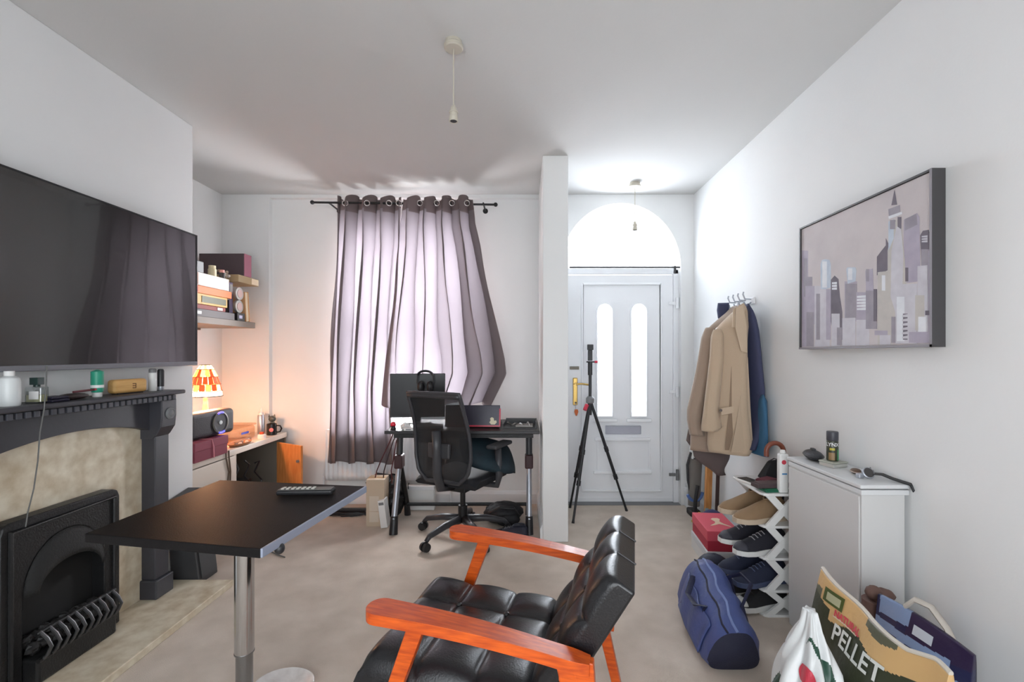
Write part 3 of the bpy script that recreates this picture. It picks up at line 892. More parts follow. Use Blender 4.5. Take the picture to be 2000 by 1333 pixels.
# monitor
mo = thing('monitor', 'black flat monitor standing at the left end of the desk', 'monitor', (-.80, 3.50, DZ), .10)
MB().box((-.205, -.02, .045), (.205, .012, .375)).build('casing', BLACKP, mo, world=False, bevel=.004)
MB().box((-.197, -.0215, .058), (.197, -.020, .367)).build('screen', mat('monitor_screen', (18, 18, 22), .3, spec=.3), mo, world=False)
MB().box((-.02, .012, .0), (.02, .03, .2)).build('stand', BLACKP, mo, world=False)
MB().lathe([(.10, 0), (.10, .006), (.03, .014)], (0, .02, 0), 24, sy=.75).build('foot', BLACKP, mo, world=False, smooth=True)
# headset hung over the monitor's top edge
hx = thing('headset', 'black over-ear headset hanging on the monitor top edge', 'headset', (-.735, 3.475, DZ + .375), .10)
MB().tube([(.055 * math.cos(PI * i / 16), -.032, -.012 + .034 * math.sin(PI * i / 16)) for i in range(17)], .006, 8, flat=1.8).build('headband', BLACKP, hx, world=False, smooth=True)
for s in (-1, 1):
    MB().tube([(s * .055, -.032, -.01), (s * .062, -.034, -.06), (s * .05, -.036, -.085)], .004, 8).build('yoke', DKGREY, hx, world=False, smooth=True)
    MB().ell((s * .034, -.048, -.095), (.024, .022, .042), 16, 10).build('ear_cup', BLACKP, hx, world=False, smooth='all')
# laptop
lt = thing('laptop', 'open dark laptop with red trim and pale sticker on the desk', 'laptop', (-.358, 3.33, DZ), -.04)
MB().box((-.19, -.06, .002), (.19, .16, .02)).build('base', BLACKP, lt, world=False, bevel=.004)
lid = MB().hexa([(-.195, -.075, .012), (.195, -.075, .012), (.195, -.063, .012), (-.195, -.063, .012), (-.195, -.045, .158), (.195, -.045, .158), (.195, -.035, .158), (-.195, -.035, .158)]).build('lid', mat('laptop_violet', (36, 32, 52), .35), lt, world=False, bevel=.003)
trm = MB().hexa([(-.196, -.078, .010), (.199, -.078, .010), (.199, -.072, .010), (-.196, -.072, .010), (-.196, -.0765, .020), (.199, -.0765, .020), (.199, -.07, .020), (-.196, -.07, .020)])
trm.hexa([(.190, -.078, .010), (.200, -.078, .010), (.200, -.06, .010), (.190, -.06, .010), (.190, -.052, .135), (.200, -.052, .135), (.200, -.04, .135), (.190, -.04, .135)])
trm.build('red_trim', mat('laptop_red', (184, 34, 62), .35), lt, world=False)
stk = MB()
def lidp(x, z): return Vector((x, -.0757 + (z - .012) * .2055 - .0012, z))
ox, oz = .148, .048
pl = [(-.026, -.008), (-.014, -.022), (.012, -.022), (.026, -.008), (.022, .006), (.006, .004), (.004, .022), (-.010, .028), (-.022, .020), (-.018, .006)]
stk.prism([(a + ox, b + oz) for a, b in pl], lambda a, b, h: lidp(a, b) - Vector((0, h, 0)), 0, .001)
stk.build('sticker', mat('cream_sticker', (214, 206, 176), .5), lid, world=False)
# small desk things
def crumple(name, label, cat, c, r, m, seed, parts=True, group=None):
    t = thing(name, label, cat, (c[0], c[1], c[2]), group=group)
    MB().ell((0, 0, r[2]), r, 16, 12, jit=.20, seed=seed).build('crumpled_paper', m, t, world=False)
    return t
c = Vector((XX(768, 3.20), 3.20, DZ))
t = thing('toy_ball', 'small glossy red ball on black cup at desk left corner', 'ball', c)
MB().lathe([(.018, 0), (.02, .004), (.015, .02), (.02, .024)], c, 16).build('holder', BLACKP, t, smooth=True)
MB().ell(c + Vector((0, 0, .034)), (.019, .019, .019)).build('ball', mat('gloss_red', (206, 30, 56), .2, coat=.5), t, smooth='all')
crumple('tissue', 'crumpled white tissue on the desk beside the red ball', 'tissue', (XX(792, 3.2), 3.2, DZ), (.034, .03, .022), WHITECARD, 3)
t = thing('paper_pad', 'white paper pad lying flat below the monitor on the desk', 'paper', (XX(838, 3.3), 3.29, DZ), .2)
MB().box((-.10, -.06, 0), (.10, .06, .012)).build('sheets', WHITECARD, t, world=False)
MB().add([(-.10, -.06, .0125), (.10, -.06, .0125), (.10, .06, .0125), (-.10, .06, .0145), (-.02, .0, .03)], [(0, 1, 4), (1, 2, 4), (2, 3, 4), (3, 0, 4)]).build('curled_sheet', WHITECARD, t, world=False, solid=.001)
t = thing('pill_box', 'small white carton under the desk edge beside the red ball', 'box', (XX(800, 3.16), 3.155, DZ))
MB().box((-.035, -.02, 0), (.03, .02, .018)).build('carton', WHITECARD, t, world=False, bevel=.002)
MB().box((-.02, -.0206, .005), (.015, -.02, .013)).build('printed_band', MIDGREY, t, world=False)
t = thing('document_tray', 'dark open tray holding cables at the right end of the desk', 'tray', (-.03, 3.32, DZ), -.05)
MB().box((-.11, -.09, 0), (.125, .12, .006)).box((-.11, -.09, .006), (-.105, .12, .03)).box((.12, -.09, .006), (.125, .12, .045)).box((-.105, .115, .006), (.12, .12, .045)).build('tray', BLACKP, t, world=False)
MB().tube([(-.08 + .018 * i, -.02 + .05 * math.sin(i * 1.9), .022 + .012 * math.cos(i * 2.3)) for i in range(11)], .005, 7).build('coiled_lead', mat('grey_lead', (120, 116, 112), .5), t, world=False, smooth=True)
MB().box((-.02, -.07, .008), (.10, .02, .02)).build('papers', mat('grey_paper', (150, 146, 142), .7), t, world=False)
# dangling leads at desk's left end
for k, (dx, colr, nm) in enumerate(((0, (74, 28, 34), 'dark red lead dangling furthest left off the desk'), (.03, (52, 34, 38), 'dark brown lead dangling off the desk left end'), (.06, (90, 40, 44), 'wine red lead dangling nearest the desk left leg'))):
    t = thing('hanging_lead', nm, 'cable', (-.99 + dx, 3.3, .3), group='leads hanging from the desk')
    MB().tube([P(772 + 8 * k, 838, 3.36), P(762 + 6 * k, 862, 3.36 + .03 * k), P(744 + 12 * k, 900, 3.4), P(736 + 14 * k, 920, 3.42), P(730 + 18 * k, 945, 3.45)], .0042, 7).build('cord', mat('lead_%d' % k, colr, .5), t, smooth=True)

# ================================================================== OFFICE CHAIR (local +y forward)
oc = thing('office_chair', 'dark mesh office chair with armrests facing the desk', 'office chair', (-.42, 3.2, 0), -math.radians(25))
MESHF = mat('chair_mesh', (30, 31, 34), .7, bump=(500, .4), alpha=.80)
def backp(x, z):
    t = (z - .44) / .58
    return Vector((x, -.235 - .10 * t + .05 * math.sin(PI * t) - .18 * x * x * 2, z))
def bwid(z):
    return lerp_tab([(.44, .125), (.50, .19), (.60, .212), (.74, .210), (.90, .198), (1.02, .196)], z)
L = [backp(-bwid(z), z) for z in [1.02 - .58 * i / 24 for i in range(25)]]
Rr = [backp(bwid(z), z) for z in [.44 + .58 * i / 24 for i in range(25)]]
bot = [backp(-bwid(.44) + 2 * bwid(.44) * i / 8, .44) for i in range(1, 8)]
topc = [backp(bwid(1.02) - 2 * bwid(1.02) * i / 8, 1.02) for i in range(1, 8)]
MB().tube(L + bot + Rr + topc, .013, 8, closed=True, flat=1.0).build('back_frame', mat('chair_frame', (56, 56, 60), .4), oc, smooth='all', world=False)
MB().tube([backp(bwid(1.0) - 2 * bwid(1.0) * i / 10, 1.005) for i in range(11)], .017, 8).build('top_rail', MATS['chair_frame'], oc, smooth='all', world=False)
MB().grid(24, 30, lambda u, v: backp((-1 + 2 * u) * bwid(.44 + .57 * v) * .985, .44 + .57 * v)).build('mesh_panel', MESHF, oc, smooth='all', world=False, solid=.003)
MB().box((-.085, -.29, .60), (.085, -.262, .70)).build('lumbar_pad', DKGREY, oc, world=False, bevel=.012)
MB().tube([(0, -.31, .78), (0, -.30, .66), (0, -.30, .50), (0, -.26, .40), (0, -.12, .37)], .03, 10, flat=.6).build('spine', MATS['chair_frame'], oc, smooth='all', world=False)
stc = MB()
def oseat(u, v):
    x = -.235 + .47 * u; y = -.22 + .45 * v
    ex = max(0, 1 - min(u, 1 - u) * .47 / .06); ey = max(0, 1 - min(v, 1 - v) * .45 / .06)
    return Vector((x, y, .475 - .03 * ex ** 2 - .03 * ey ** 2 - (.015 * math.sin(PI * u))))
stc.grid(24, 24, oseat)
stc.grid(24, 24, lambda u, v: Vector((oseat(u, v).x * .95, oseat(u, v).y * .95, .40)))
for (fn) in (lambda a, b: oseat(a, 0).lerp(Vector((oseat(a, 0).x * .95, oseat(a, 0).y * .95, .40)), b), lambda a, b: oseat(a, 1).lerp(Vector((oseat(a, 1).x * .95, oseat(a, 1).y * .95, .40)), b),
             lambda a, b: oseat(0, a).lerp(Vector((oseat(0, a).x * .95, oseat(0, a).y * .95, .40)), b), lambda a, b: oseat(1, a).lerp(Vector((oseat(1, a).x * .95, oseat(1, a).y * .95, .40)), b)):
    stc.grid(24, 3, fn)
stc.build('seat', mat('seat_fabric', (24, 25, 30), .85, bump=(300, .3)), oc, smooth=True, world=False)
MB().box((-.10, -.13, .345), (.10, .13, .40)).build('tilt_mechanism', BLACKM, oc, world=False, bevel=.01)
for s in (-1, 1):
    MB().tube([(s * .12, 0, .385), (s * .27, 0, .39), (s * .285, 0, .45), (s * .278, 0, .64)], .018, 10, flat=1.3).build('arm_post', MATS['chair_frame'], oc, smooth='all', world=False)
    MB().box((s * .278 - .04, -.10, .645), (s * .278 + .04, .14, .672)).build('arm_pad', DKGREY, oc, world=False, bevel=.012, seg=3)
MB().cyl((0, 0, .13), (0, 0, .22), .032, n=16).cyl((0, 0, .2), (0, 0, .35), .018, n=16).build('gas_lift', BLACKM, oc, smooth=True, world=False)
for i in range(5):
    a = math.radians(-130 + 25 + 72 * i)
    d = Vector((math.cos(a), math.sin(a), 0))
    lg = MB().tube([d * .03 + Vector((0, 0, .125)), d * .16 + Vector((0, 0, .118)), d * .29 + Vector((0, 0, .088)), d * .318 + Vector((0, 0, .062))], .02, 8, rads=[.028, .024, .018, .014]).build('base_spoke', MATS['chair_frame'], oc, smooth='all', world=False)
    w = Vector((-d.y, d.x, 0))
    ca_ = MB()
    for s in (-1, 1):
        ca_.cyl(d * .325 + w * s * .007 + Vector((0, 0, .03)), d * .325 + w * s * .026 + Vector((0, 0, .03)), .030, .027, n=18)
    ca_.cyl(d * .325 - w * .008 + Vector((0, 0, .03)), d * .325 + w * .008 + Vector((0, 0, .03)), .010)
    ca_.build('caster', BLACKP, lg, smooth=True, world=False)
# cushion on the seat
cu = thing('cushion', 'dark teal cushion slumped on the office chair seat', 'cushion', (-.27, 3.20, .47))
def cush(sgn):
    def f_(u, v):
        a, b = u * 2 - 1, v * 2 - 1
        k = (1 - a ** 4) * (1 - b ** 4)
        sx_ = 1 - .10 * b * b; sy_ = 1 - .10 * a * a
        q = Vector((a * .20 * sx_, b * .18 * sy_, sgn * .055 * k ** .6))
        return q
    return f_
g = MB(); g.grid(20, 20, cush(1)); g.grid(20, 20, cush(-1))
co = g.build('cover', mat('teal_cloth', (22, 46, 56), .75, var=(8, (16, 24, 32), .3), bump=(200, .2)), cu, smooth='all', world=False)
co.location = (.02, .0, .105); co.rotation_euler = (math.radians(24), math.radians(16), math.radians(20))

# ================================================================== UNDER THE DESK
t = thing('carton', 'tall beige carton with pale labels beside the desk leg', 'box', (XX(732, 3.38), 3.44, 0), .05)
MB().box((-.066, -.06, 0), (.066, .08, .345)).build('body', BEIGECARD, t, world=False, bevel=.002)
for z in (.035, .115, .17):
    MB().box((-.042, -.0615, z), (.026, -.060, z + .055 + (.02 if z < .1 else 0))).build('paper_label', mat('label_paper', (204, 192, 176), .7), t, world=False)
MB().box((-.066, -.02, .345), (.066, .03, .346)).build('tape', mat('parcel_tape', (170, 140, 104), .4), t, world=False)
t = thing('slim_box', 'slim white box leaning between carton and desk leg', 'box', (XX(753, 3.38), 3.375, 0), .0, rot=(0, math.radians(-7), 0))
MB().box((-.024, -.03, .004), (.024, .06, .205)).build('body', WHITECARD, t, world=False, bevel=.002)
MB().box((-.018, -.0306, .17), (.018, -.03, .19)).build('end_label', MIDGREY, t, world=False)
t = thing('plastic_box', 'white plastic box on the floor under the desk by the radiator', 'box', (-.84, 3.76, 0))
MB().box((-.13, -.03, 0), (.12, .03, .195)).build('casing', WPLAST, t, world=False, bevel=.008)
MB().box((-.13, -.031, .165), (.12, .0, .197)).build('lid', GLOSSW, t, world=False, bevel=.004)
MB().tube([(-.09, -.032, .175), (-.09, -.034, .21), (-.085, -.03, .225)], .004, 6).build('plug_lead', BLACKP, t, world=False)
t = thing('black_bag', 'black carrier bag slumped behind the desk left leg', 'bag', (-1.02, 3.60, 0))
MB().ell((0, 0, .16), (.10, .09, .16), 16, 12, jit=.10, seed=21).build('body', mat('bin_bag', (24, 24, 26), .35, bump=(25, .5)), t, world=False)
MB().tube([(-.02, 0, .30), (-.11, -.03, .33), (-.19, -.06, .275)], .012, 6, rads=[.03, .022, .006]).build('strap', MATS['bin_bag'], t, world=False)
t = thing('backpack', 'black backpack slumped on the carpet under the desk', 'backpack', (-.15, 3.47, 0), .2)
MB().ell((0, 0, .075), (.15, .11, .078), 18, 12, jit=.06, seed=4).build('body', mat('black_nylon', (22, 22, 27), .6, bump=(60, .4)), t, world=False, smooth='all')
MB().tube([(-.12, -.06, .10), (-.04, -.10, .15), (.06, -.11, .14), (.11, -.07, .07)], .011, 8, flat=.4).build('strap', BLACKP, t, world=False)
MB().ell((.02, -.10, .05), (.09, .03, .045), 14, 8).build('front_pocket', MATS['black_nylon'], t, world=False, smooth='all')
def shoe(t, L=.275, W=.098, Hh=.10, upper=None, sole=None, collar=None, laces=None, toe=None):
    """low shoe, local +x towards the toe, sole on z=0, origin at the heel-toe centre"""
    def prof(u):
        """half width and height along the shoe, u 0 heel .. 1 toe"""
        w = W / 2 * lerp_tab([(0, .62), (.08, .78), (.3, .74), (.5, .82), (.72, 1.0), (.88, .86), (.96, .55), (1, .28)], u)
        h = lerp_tab([(0, Hh * .82), (.1, Hh), (.35, Hh * .92), (.55, Hh * .74), (.72, Hh * .56), (.88, Hh * .46), (.97, Hh * .34), (1, Hh * .22)], u)
        return w, h
    N = 22; K = 14
    def up(u, a):
        w, h = prof(u)
        th = PI * a
        x = -L / 2 + L * u
        zz = .018 + (h - .018) * (math.sin(th) ** .75 if 0 < a < 1 else 0)
        yy = w * math.cos(th) * (1 - .18 * math.sin(th))
        return Vector((x, yy, zz))
    m = MB()
    m.grid(K, N, lambda a, u: up(u, a))
    m.add([up(0, k / K) for k in range(K + 1)], [tuple(range(K + 1))])
    m.add([up(1, k / K) for k in range(K + 1)], [tuple(range(K + 1))])
    u_ = m.build('upper', upper, t, world=False, smooth='all')
    s = MB()
    ring = [(-L / 2 + L * i / N, prof(i / N)[0] * 1.06 + .001) for i in range(N + 1)]
    pl = ring + [(x, -y) for x, y in reversed(ring)]
    s.prism(pl, lambda a, b, h: (a * 1.02, b, h), 0, .024)
    s.build('sole', sole or WPLAST, t, world=False, bevel=.003)
    # dark ankle opening
    c_ = MB(); pts = []
    for i in range(16):
        a = 2 * PI * i / 16
        u = .22 + .17 * math.cos(a)
        w, h = prof(u)
        pts.append(Vector((-L / 2 + L * u, w * .62 * math.sin(a), h + .0015 - .004 * math.cos(a) ** 2)))
    c_.add(pts + [Vector((-L / 2 + L * .22, 0, Hh * .99))], [(i, (i + 1) % 16, 16) for i in range(16)])
    c_.build('opening', collar or BLACKP, t, world=False)
    rim = MB().tube([p + Vector((0, 0, .002)) for p in pts], .005, 6, closed=True).build('collar', upper, t, world=False, smooth='all')
    if laces:
        for i in range(4):
            u = .44 + i * .07; w, h = prof(u)
            MB().tube([(-L / 2 + L * u, -w * .42, h * .93), (-L / 2 + L * u + .004, 0, h + .004), (-L / 2 + L * u, w * .42, h * .93)], .0028, 6).build('lace', laces, t, world=False, smooth=True)
    if toe:
        m = MB()
        m.grid(K, 6, lambda a, q: up(.84 + .16 * q, .06 + .88 * a) + Vector((.0015, 0, .0012)))
        m.build('toe_cap', toe, t, world=False, smooth='all', solid=.001)
    return t
NAVYSH = mat('navy_shoe', (32, 34, 50), .7, bump=(200, .2))
for i, (x, y, rz, lab) in enumerate(((-.10, 3.195, 2.95, 'dark blue trainer lying on the carpet in front of the black backpack'),)):
    t = thing('trainer', lab, 'shoe', (x, y, 0), rz)
    shoe(t, upper=NAVYSH, sole=mat('dark_sole', (40, 40, 44), .7), laces=BLACKP, L=.26, W=.09, Hh=.09)
t = thing('floor_leads', 'tangle of black leads on the carpet below the radiator', 'cable', (-1.4, 3.62, 0))
pts = []
for i in range(60):
    a = i * .55
    pts.append((-1.38 + .16 * math.cos(a) + .01 * math.sin(i), 3.62 + .045 * math.sin(a) , .008 + .006 * (i % 9) / 2))
MB().tube(pts, .005, 6).build('coil', BLACKP, t, smooth=True)
MB().box((-1.55, 3.64, 0), (-1.22, 3.69, .04)).build('power_strip', BLACKP, t, bevel=.008)
pts = [(-1.55, 3.6, .006), (-1.63, 3.42, .006), (-1.72, 3.2, .006), (-1.70, 3.0, .006), (-1.55, 2.9, .006), (-1.48, 2.86, .006)]
t = thing('floor_lead', 'single thin lead curling on the carpet behind the table', 'cable', (-1.65, 3.1, 0))
MB().tube(pts, .004, 6).build('cord', MATS['cable_grey'], t, smooth=True)
# ================================================================== ALCOVE CABINET
ZA = .615
cb = thing('low_cabinet', 'low white cabinet in the alcove with one door standing open', 'cabinet', (-2.26, 3.28, 0))
CABW = mat('cabinet_white', (222, 212, 200), .5)
XF = -1.99
MB().box((XL, 2.712, ZA - .04), (XF + .012, YB - .002, ZA)).build('top', CABW, cb, bevel=.004)
MB().box((XL, 2.712, .0), (XF, 2.73, ZA - .04)).box((XL, YB - .02, 0), (XF, YB - .002, ZA - .04)).box((XL, 2.73, 0), (XL + .01, YB - .02, ZA - .04)).box((XL + .01, 2.73, .0), (XF, YB - .02, .03)).box((XL + .01, 3.16, .03), (XF, 3.178, ZA - .04)).build('carcass', mat('carcass_dark', (120, 112, 102), .6), cb)
MB().box((XF, 2.732, .03), (XF + .016, 3.158, ZA - .045)).build('door', CABW, cb, bevel=.003)
o = MB().box((0, 0, 0), (.016, .315, .52)).build('door', [mat('door_inside', (224, 148, 84), .5, grain=(4, (206, 126, 64), (14, 14, 2)))], cb, world=False, bevel=.002)
o.matrix_world = Matrix.Identity(4)
o.location = (Vector((XF + .004, YB - .12, .035)) - Vector(cb.location)); o.rotation_euler = (0, 0, math.radians(-120))
kn = MB().cyl((.016, .285, .40), (.032, .285, .40), .011, n=12).build('knob', MIDGREY, o, world=False)
MB().box((XF - .005, 3.165, .03), (XF + .004, 3.19, ZA - .04)).build('stile', CABW, cb)
# things inside
t = thing('black_box', 'black box with leads inside the open alcove cabinet', 'plain_box', (-2.2, 3.36, .03))  # a plain black box, not a known console
MB().box((-2.36, 3.25, .03), (-2.06, 3.50, .33)).build('casing', BLACKP, t, bevel=.008)
MB().box((-2.06, 3.27, .10), (-2.056, 3.48, .28)).build('front_panel', DKGREY, t)
for k in range(3):
    tt = thing('cabinet_lead', ['thick black lead looping in the cabinet nearest the stile', 'black lead hanging in the middle of the open cabinet', 'black lead curling at the far end inside the cabinet'][k], 'cable', (-2.03, 3.25 + .12 * k, .03), group='leads in the cabinet')
    y = 3.24 + .13 * k
    MB().tube([(-2.04, y, .54 - .05 * k), (-2.02, y + .03, .45), (-2.03, y - .02, .38), (-2.015, y + .05, .30), (-2.03, y + .02, .2), (-2.03, y, .04)], .007, 7).build('cord', BLACKP, tt, smooth=True)
tt = thing('cabinet_cable', 'pair of dark cables running down the closed cabinet door', 'cable', (-1.965, 3.07, .3))
for dy in (0, .03):
    MB().tube([(-1.975, 3.06 + dy, ZA + .005), (-1.967, 3.05 + dy, .58), (-1.968, 3.08 + dy * .6, .48), (-1.967, 3.06 + dy, .36), (-1.967, 3.08 + dy, .2), (-1.967, 3.07 + dy, .01)], .005, 6).build('cord', mat('brown_lead', (92, 74, 60), .6), tt, smooth=True)
# maroon gift box
gb = thing('gift_box', 'maroon box tied with pink string on the alcove cabinet', 'box', (-2.08, 2.90, ZA))
MB().box((-2.20, 2.74, ZA), (-1.955, 3.045, ZA + .085)).build('base', mat('maroon_card', (126, 52, 70), .6), gb, bevel=.002)
MB().box((-2.204, 2.736, ZA + .065), (-1.951, 3.049, ZA + .118)).build('lid', mat('maroon_lid', (134, 58, 76), .6), gb, bevel=.003)
STRING = mat('pink_string', (204, 130, 140), .6)
MB().tube([(-1.949, 2.905, ZA + .001), (-1.9485, 2.90, ZA + .07), (-1.949, 2.885, ZA + .1195), (-2.10, 2.885, ZA + .1205), (-2.205, 2.885, ZA + .12)], .0035, 6).build('string', STRING, gb, smooth=True)
# boombox
bb = thing('portable_speaker', 'dark oblong portable speaker with round driver on maroon box', 'speaker', (-2.03, 2.97, ZA + .123), rot=(0, 0, math.radians(-4)))
MB().box((-.07, -.20, 0), (.045, .19, .165)).build('body', mat('speaker_rubber', (46, 46, 50), .55, bump=(160, .2)), bb, world=False, bevel=.03, seg=4)
MX = lambda y, z: Matrix.Translation((.046, y, z)) @ Matrix.Rotation(PI / 2, 4, 'Y')
MB().lathe([(.064, -.004), (.070, .002), (.070, .006), (.062, .008), (.060, .002), (.02, -.003), (0, -.003)], n=32, M=MX(.045, .083)).build('driver_ring', mat('driver_grey', (112, 110, 104), .4, metal=.3), bb, world=False, smooth=True)
MB().lathe([(.060, .0), (.058, .003), (.03, .001), (0, .002)], n=32, M=MX(.045, .083)).build('driver_cone', BLACKP, bb, world=False, smooth=True)
MB().lathe([(.013, .002), (.013, .007), (0, .009)], n=16, M=MX(.045, .083)).build('driver_badge', mat('badge', (200, 204, 204), .3), bb, world=False, smooth=True)
BLUE = mat('blue_glow', (70, 66, 220), .4, emit=((84, 80, 255), 1.4))
for a0 in (75, 255):
    MB().tube([(.054, .045 + .066 * math.cos(math.radians(a0 + q * 5)), .083 + .066 * math.sin(math.radians(a0 + q * 5))) for q in range(9)], .006, 6).build('light_strip', BLUE, bb, world=False, smooth=True)
# stained-glass lamp
lx, ly = -2.138, 3.05
lp = thing('table_lamp', 'lit stained glass table lamp with terracotta base in the alcove', 'lamp', (lx - .0, ly + .05, ZA))
ly += .05
LC = (lx, ly, 0)
MB().lathe([(.05, ZA), (.055, ZA + .01), (.05, ZA + .02), (.035, ZA + .05), (.055, ZA + .12), (.062, ZA + .18), (.045, ZA + .24), (.02, ZA + .27), (.016, ZA + .30), (.012, ZA + .36)], LC, 24).build('base', mat('terracotta', (196, 132, 104), .5, var=(14, (140, 86, 64), .2)), lp, smooth=True)
shade = thing  # keep name free
rings = [(.098, .985), (.096, 1.02), (.088, 1.065), (.072, 1.115), (.050, 1.165), (.032, 1.195)]
cols = [mat('glass_amber', (255, 200, 90), .3, emit=((255, 190, 70), 1.3)), mat('glass_red', (214, 70, 30), .3, emit=((230, 70, 24), .6)),
        mat('glass_yellow', (255, 226, 120), .3, emit=((255, 222, 110), 1.5)), mat('glass_pale', (255, 240, 220), .3, emit=((255, 236, 205), 2.0))]
frm = MB(); NSEG = 16
pane_i = 0
sh = MB().tube([(lx + .099 * math.cos(2 * PI * k / 32), ly + .099 * math.sin(2 * PI * k / 32), .985) for k in range(32)], .003, 6, closed=True)
for r, z in rings[1:]:
    sh.tube([(lx + r * math.cos(2 * PI * k / 32), ly + r * math.sin(2 * PI * k / 32), z) for k in range(32)], .0022, 5, closed=True)
shd = sh.build('lamp_shade', mat('lead_came', (70, 48, 36), .5, metal=.5), lp, smooth=True)
pat = [3, 3, 1, 0, 3, 2]
for j in range(len(rings) - 1):
    (r0, z0), (r1, z1) = rings[j], rings[j + 1]
    for k in range(NSEG):
        a0, a1 = 2 * PI * (k + .05 + .5 * (j % 2)) / NSEG, 2 * PI * (k + .95 + .5 * (j % 2)) / NSEG
        q = [(lx + r * math.cos(a), ly + r * math.sin(a), z) for r, z, a in ((r0 * .985, z0 + .002, a0), (r0 * .985, z0 + .002, a1), (r1 * .985, z1 - .002, a1), (r1 * .985, z1 - .002, a0))]
        ci = {0: 3, 1: (1, 0)[k % 2], 2: 1, 3: (2, 0, 1)[k % 3], 4: (3, 2)[k % 2]}[j]
        MB().add(q, [(0, 1, 2, 3)]).build('glass_piece', cols[ci], shd, fix=False)
MB().lathe([(.0, 1.05), (.02, 1.06), (.026, 1.085), (.018, 1.115), (.012, 1.12)], LC, 16).build('bulb', mat('bulb_glow', (255, 230, 190), .4, emit=((255, 214, 150), 8)), lp, smooth=True)
pl_ = bpy.data.lights.new('lamp_glow', 'POINT'); pl_.energy = 9; pl_.color = (1.0, .52, .27); pl_.shadow_soft_size = .05
plo = bpy.data.objects.new('lamp_glow', pl_); plo.location = (0.0, 0.0, 1.0 - ZA - .035); COL.objects.link(plo); plo.parent = lp
# clutter on the cabinet top
def bx(name, label, cat, c, s, rz, m, lid=None, lab=None, group=None, bev=.003, labm=None):
    """small packed carton with lid seam and printed label"""
    t = thing(name, label, cat, c, rz, group)
    MB().box((-s[0] / 2, -s[1] / 2, 0), (s[0] / 2, s[1] / 2, s[2])).build('body', m, t, world=False, bevel=bev)
    if lid:
        MB().box((-s[0] / 2 - .002, -s[1] / 2 - .002, s[2] * .7), (s[0] / 2 + .002, s[1] / 2 + .002, s[2] + .002)).build('lid', lid, t, world=False, bevel=.002)
    if lab:
        a, b, c_, d = lab
        MB().box((s[0] / 2 + .0003, -s[1] / 2 + s[1] * a, s[2] * b), (s[0] / 2 + .003, -s[1] / 2 + s[1] * c_, s[2] * d)).build('printed_label', labm or WHITECARD, t, world=False)
    return t
t = thing('plastic_tub', 'clear plastic tub with painted blue light on the alcove cabinet', 'tub', (-2.22, 3.45, ZA))
CLEARP = glass_mat('clear_plastic', (246, 232, 220), .10, .15)
MB().box((-.12, -.17, 0), (.12, .17, .10)).build('tub', CLEARP, t, world=False, bevel=.02, seg=3)
MB().box((-.125, -.175, .10), (.125, .175, .115)).build('lid', CLEARP, t, world=False, bevel=.008)
MB().box((.1212, -.02, .05), (.123, .07, .066)).build('blue_light_mark', mat('blue_light_paint', (84, 110, 224), .5), t, world=False)  # blue light in the tub, painted as a flat strip
t = thing('silver_canister', 'tall silver canister in the corner of the alcove cabinet', 'canister', (-2.145, 3.77, ZA))
MB().lathe([(.026, 0), (.027, .004), (.027, .15), (.022, .156)], (0, 0, 0), 20).build('body', SILVER, t, world=False, smooth=True)
MB().lathe([(.020, .156), (.020, .175), (.006, .18), (.005, .21), (0, .212)], (0, 0, 0), 16).build('cap', WPLAST, t, world=False, smooth=True)
t = thing('black_mug', 'black mug with round pink badge on the cabinet corner', 'mug', (-2.03, 3.72, ZA))
MB().lathe([(.034, 0), (.038, .004), (.038, .09), (.035, .09), (.034, .012), (0, .010)], (0, 0, 0), 28).build('cup', mat('black_glaze', (30, 30, 32), .25), t, world=False, smooth=True)
MB().tube([(.036, .008, .075), (.062, .012, .072), (.072, .014, .05), (.060, .012, .024), (.036, .008, .02)], .006, 8).build('handle', MATS['black_glaze'], t, world=False, smooth=True)
MB().lathe([(.016, 0), (.016, .002), (0, .003)], n=20, M=Matrix.Translation((.016, -.0365, .046)) @ Matrix.Rotation(math.radians(22), 4, 'Z') @ Matrix.Rotation(PI / 2, 4, 'X')).build('badge', mat('pink_badge', (206, 120, 122), .5), t, world=False)
t = thing('cat_figurine', 'small dark cat head figurine standing behind the black mug', 'figurine', (-2.07, 3.80, ZA))
MB().lathe([(.025, 0), (.03, .01), (.022, .06), (.018, .09)], (0, 0, 0), 16).ell((0, 0, .118), (.030, .024, .026), 14, 10).build('body', mat('slate_resin', (70, 76, 74), .5), t, world=False, smooth=True)
for s in (-1, 1):
    MB().add([(s * .010, -.012, .136), (s * .030, -.010, .130), (s * .024, .008, .134), (s * .024, -.004, .160)], [(0, 1, 3), (1, 2, 3), (2, 0, 3), (0, 2, 1)]).build('ear', MATS['slate_resin'], t, world=False)
t = thing('trinket_tray', 'brown oval tray with odds and ends at cabinet edge', 'tray', (-2.03, 3.30, ZA))
MB().lathe([(.03, 0), (.05, .006), (.058, .022), (.054, .022), (.045, .010), (0, .008)], (0, 0, 0), 24, sy=1.9).build('dish', mat('brown_wood_dish', (150, 104, 72), .5), t, world=False, smooth=True)
for k in range(5):
    MB().ell((rnd.uniform(-.02, .02), -.05 + .025 * k, .016), (.012, .014, .010), 8, 6, jit=.15, seed=k).build('trinket', mat('trinket_%d' % (k % 3), [(96, 84, 84), (206, 196, 184), (120, 70, 50)][k % 3], .5), t, world=False)
t = thing('lidded_jar', 'small orange red lid with white jar near cabinet corner', 'jar', (-2.02, 3.56, ZA))
MB().lathe([(.028, 0), (.03, .004), (.03, .03), (.026, .034)], (0, 0, 0), 20).build('jar', WHITECARD, t, world=False, smooth=True)
MB().lathe([(.014, .034), (.016, .036), (.016, .05), (0, .052)], (0, 0, 0), 16).build('lid', mat('orange_red', (196, 74, 34), .4), t, world=False, smooth=True)
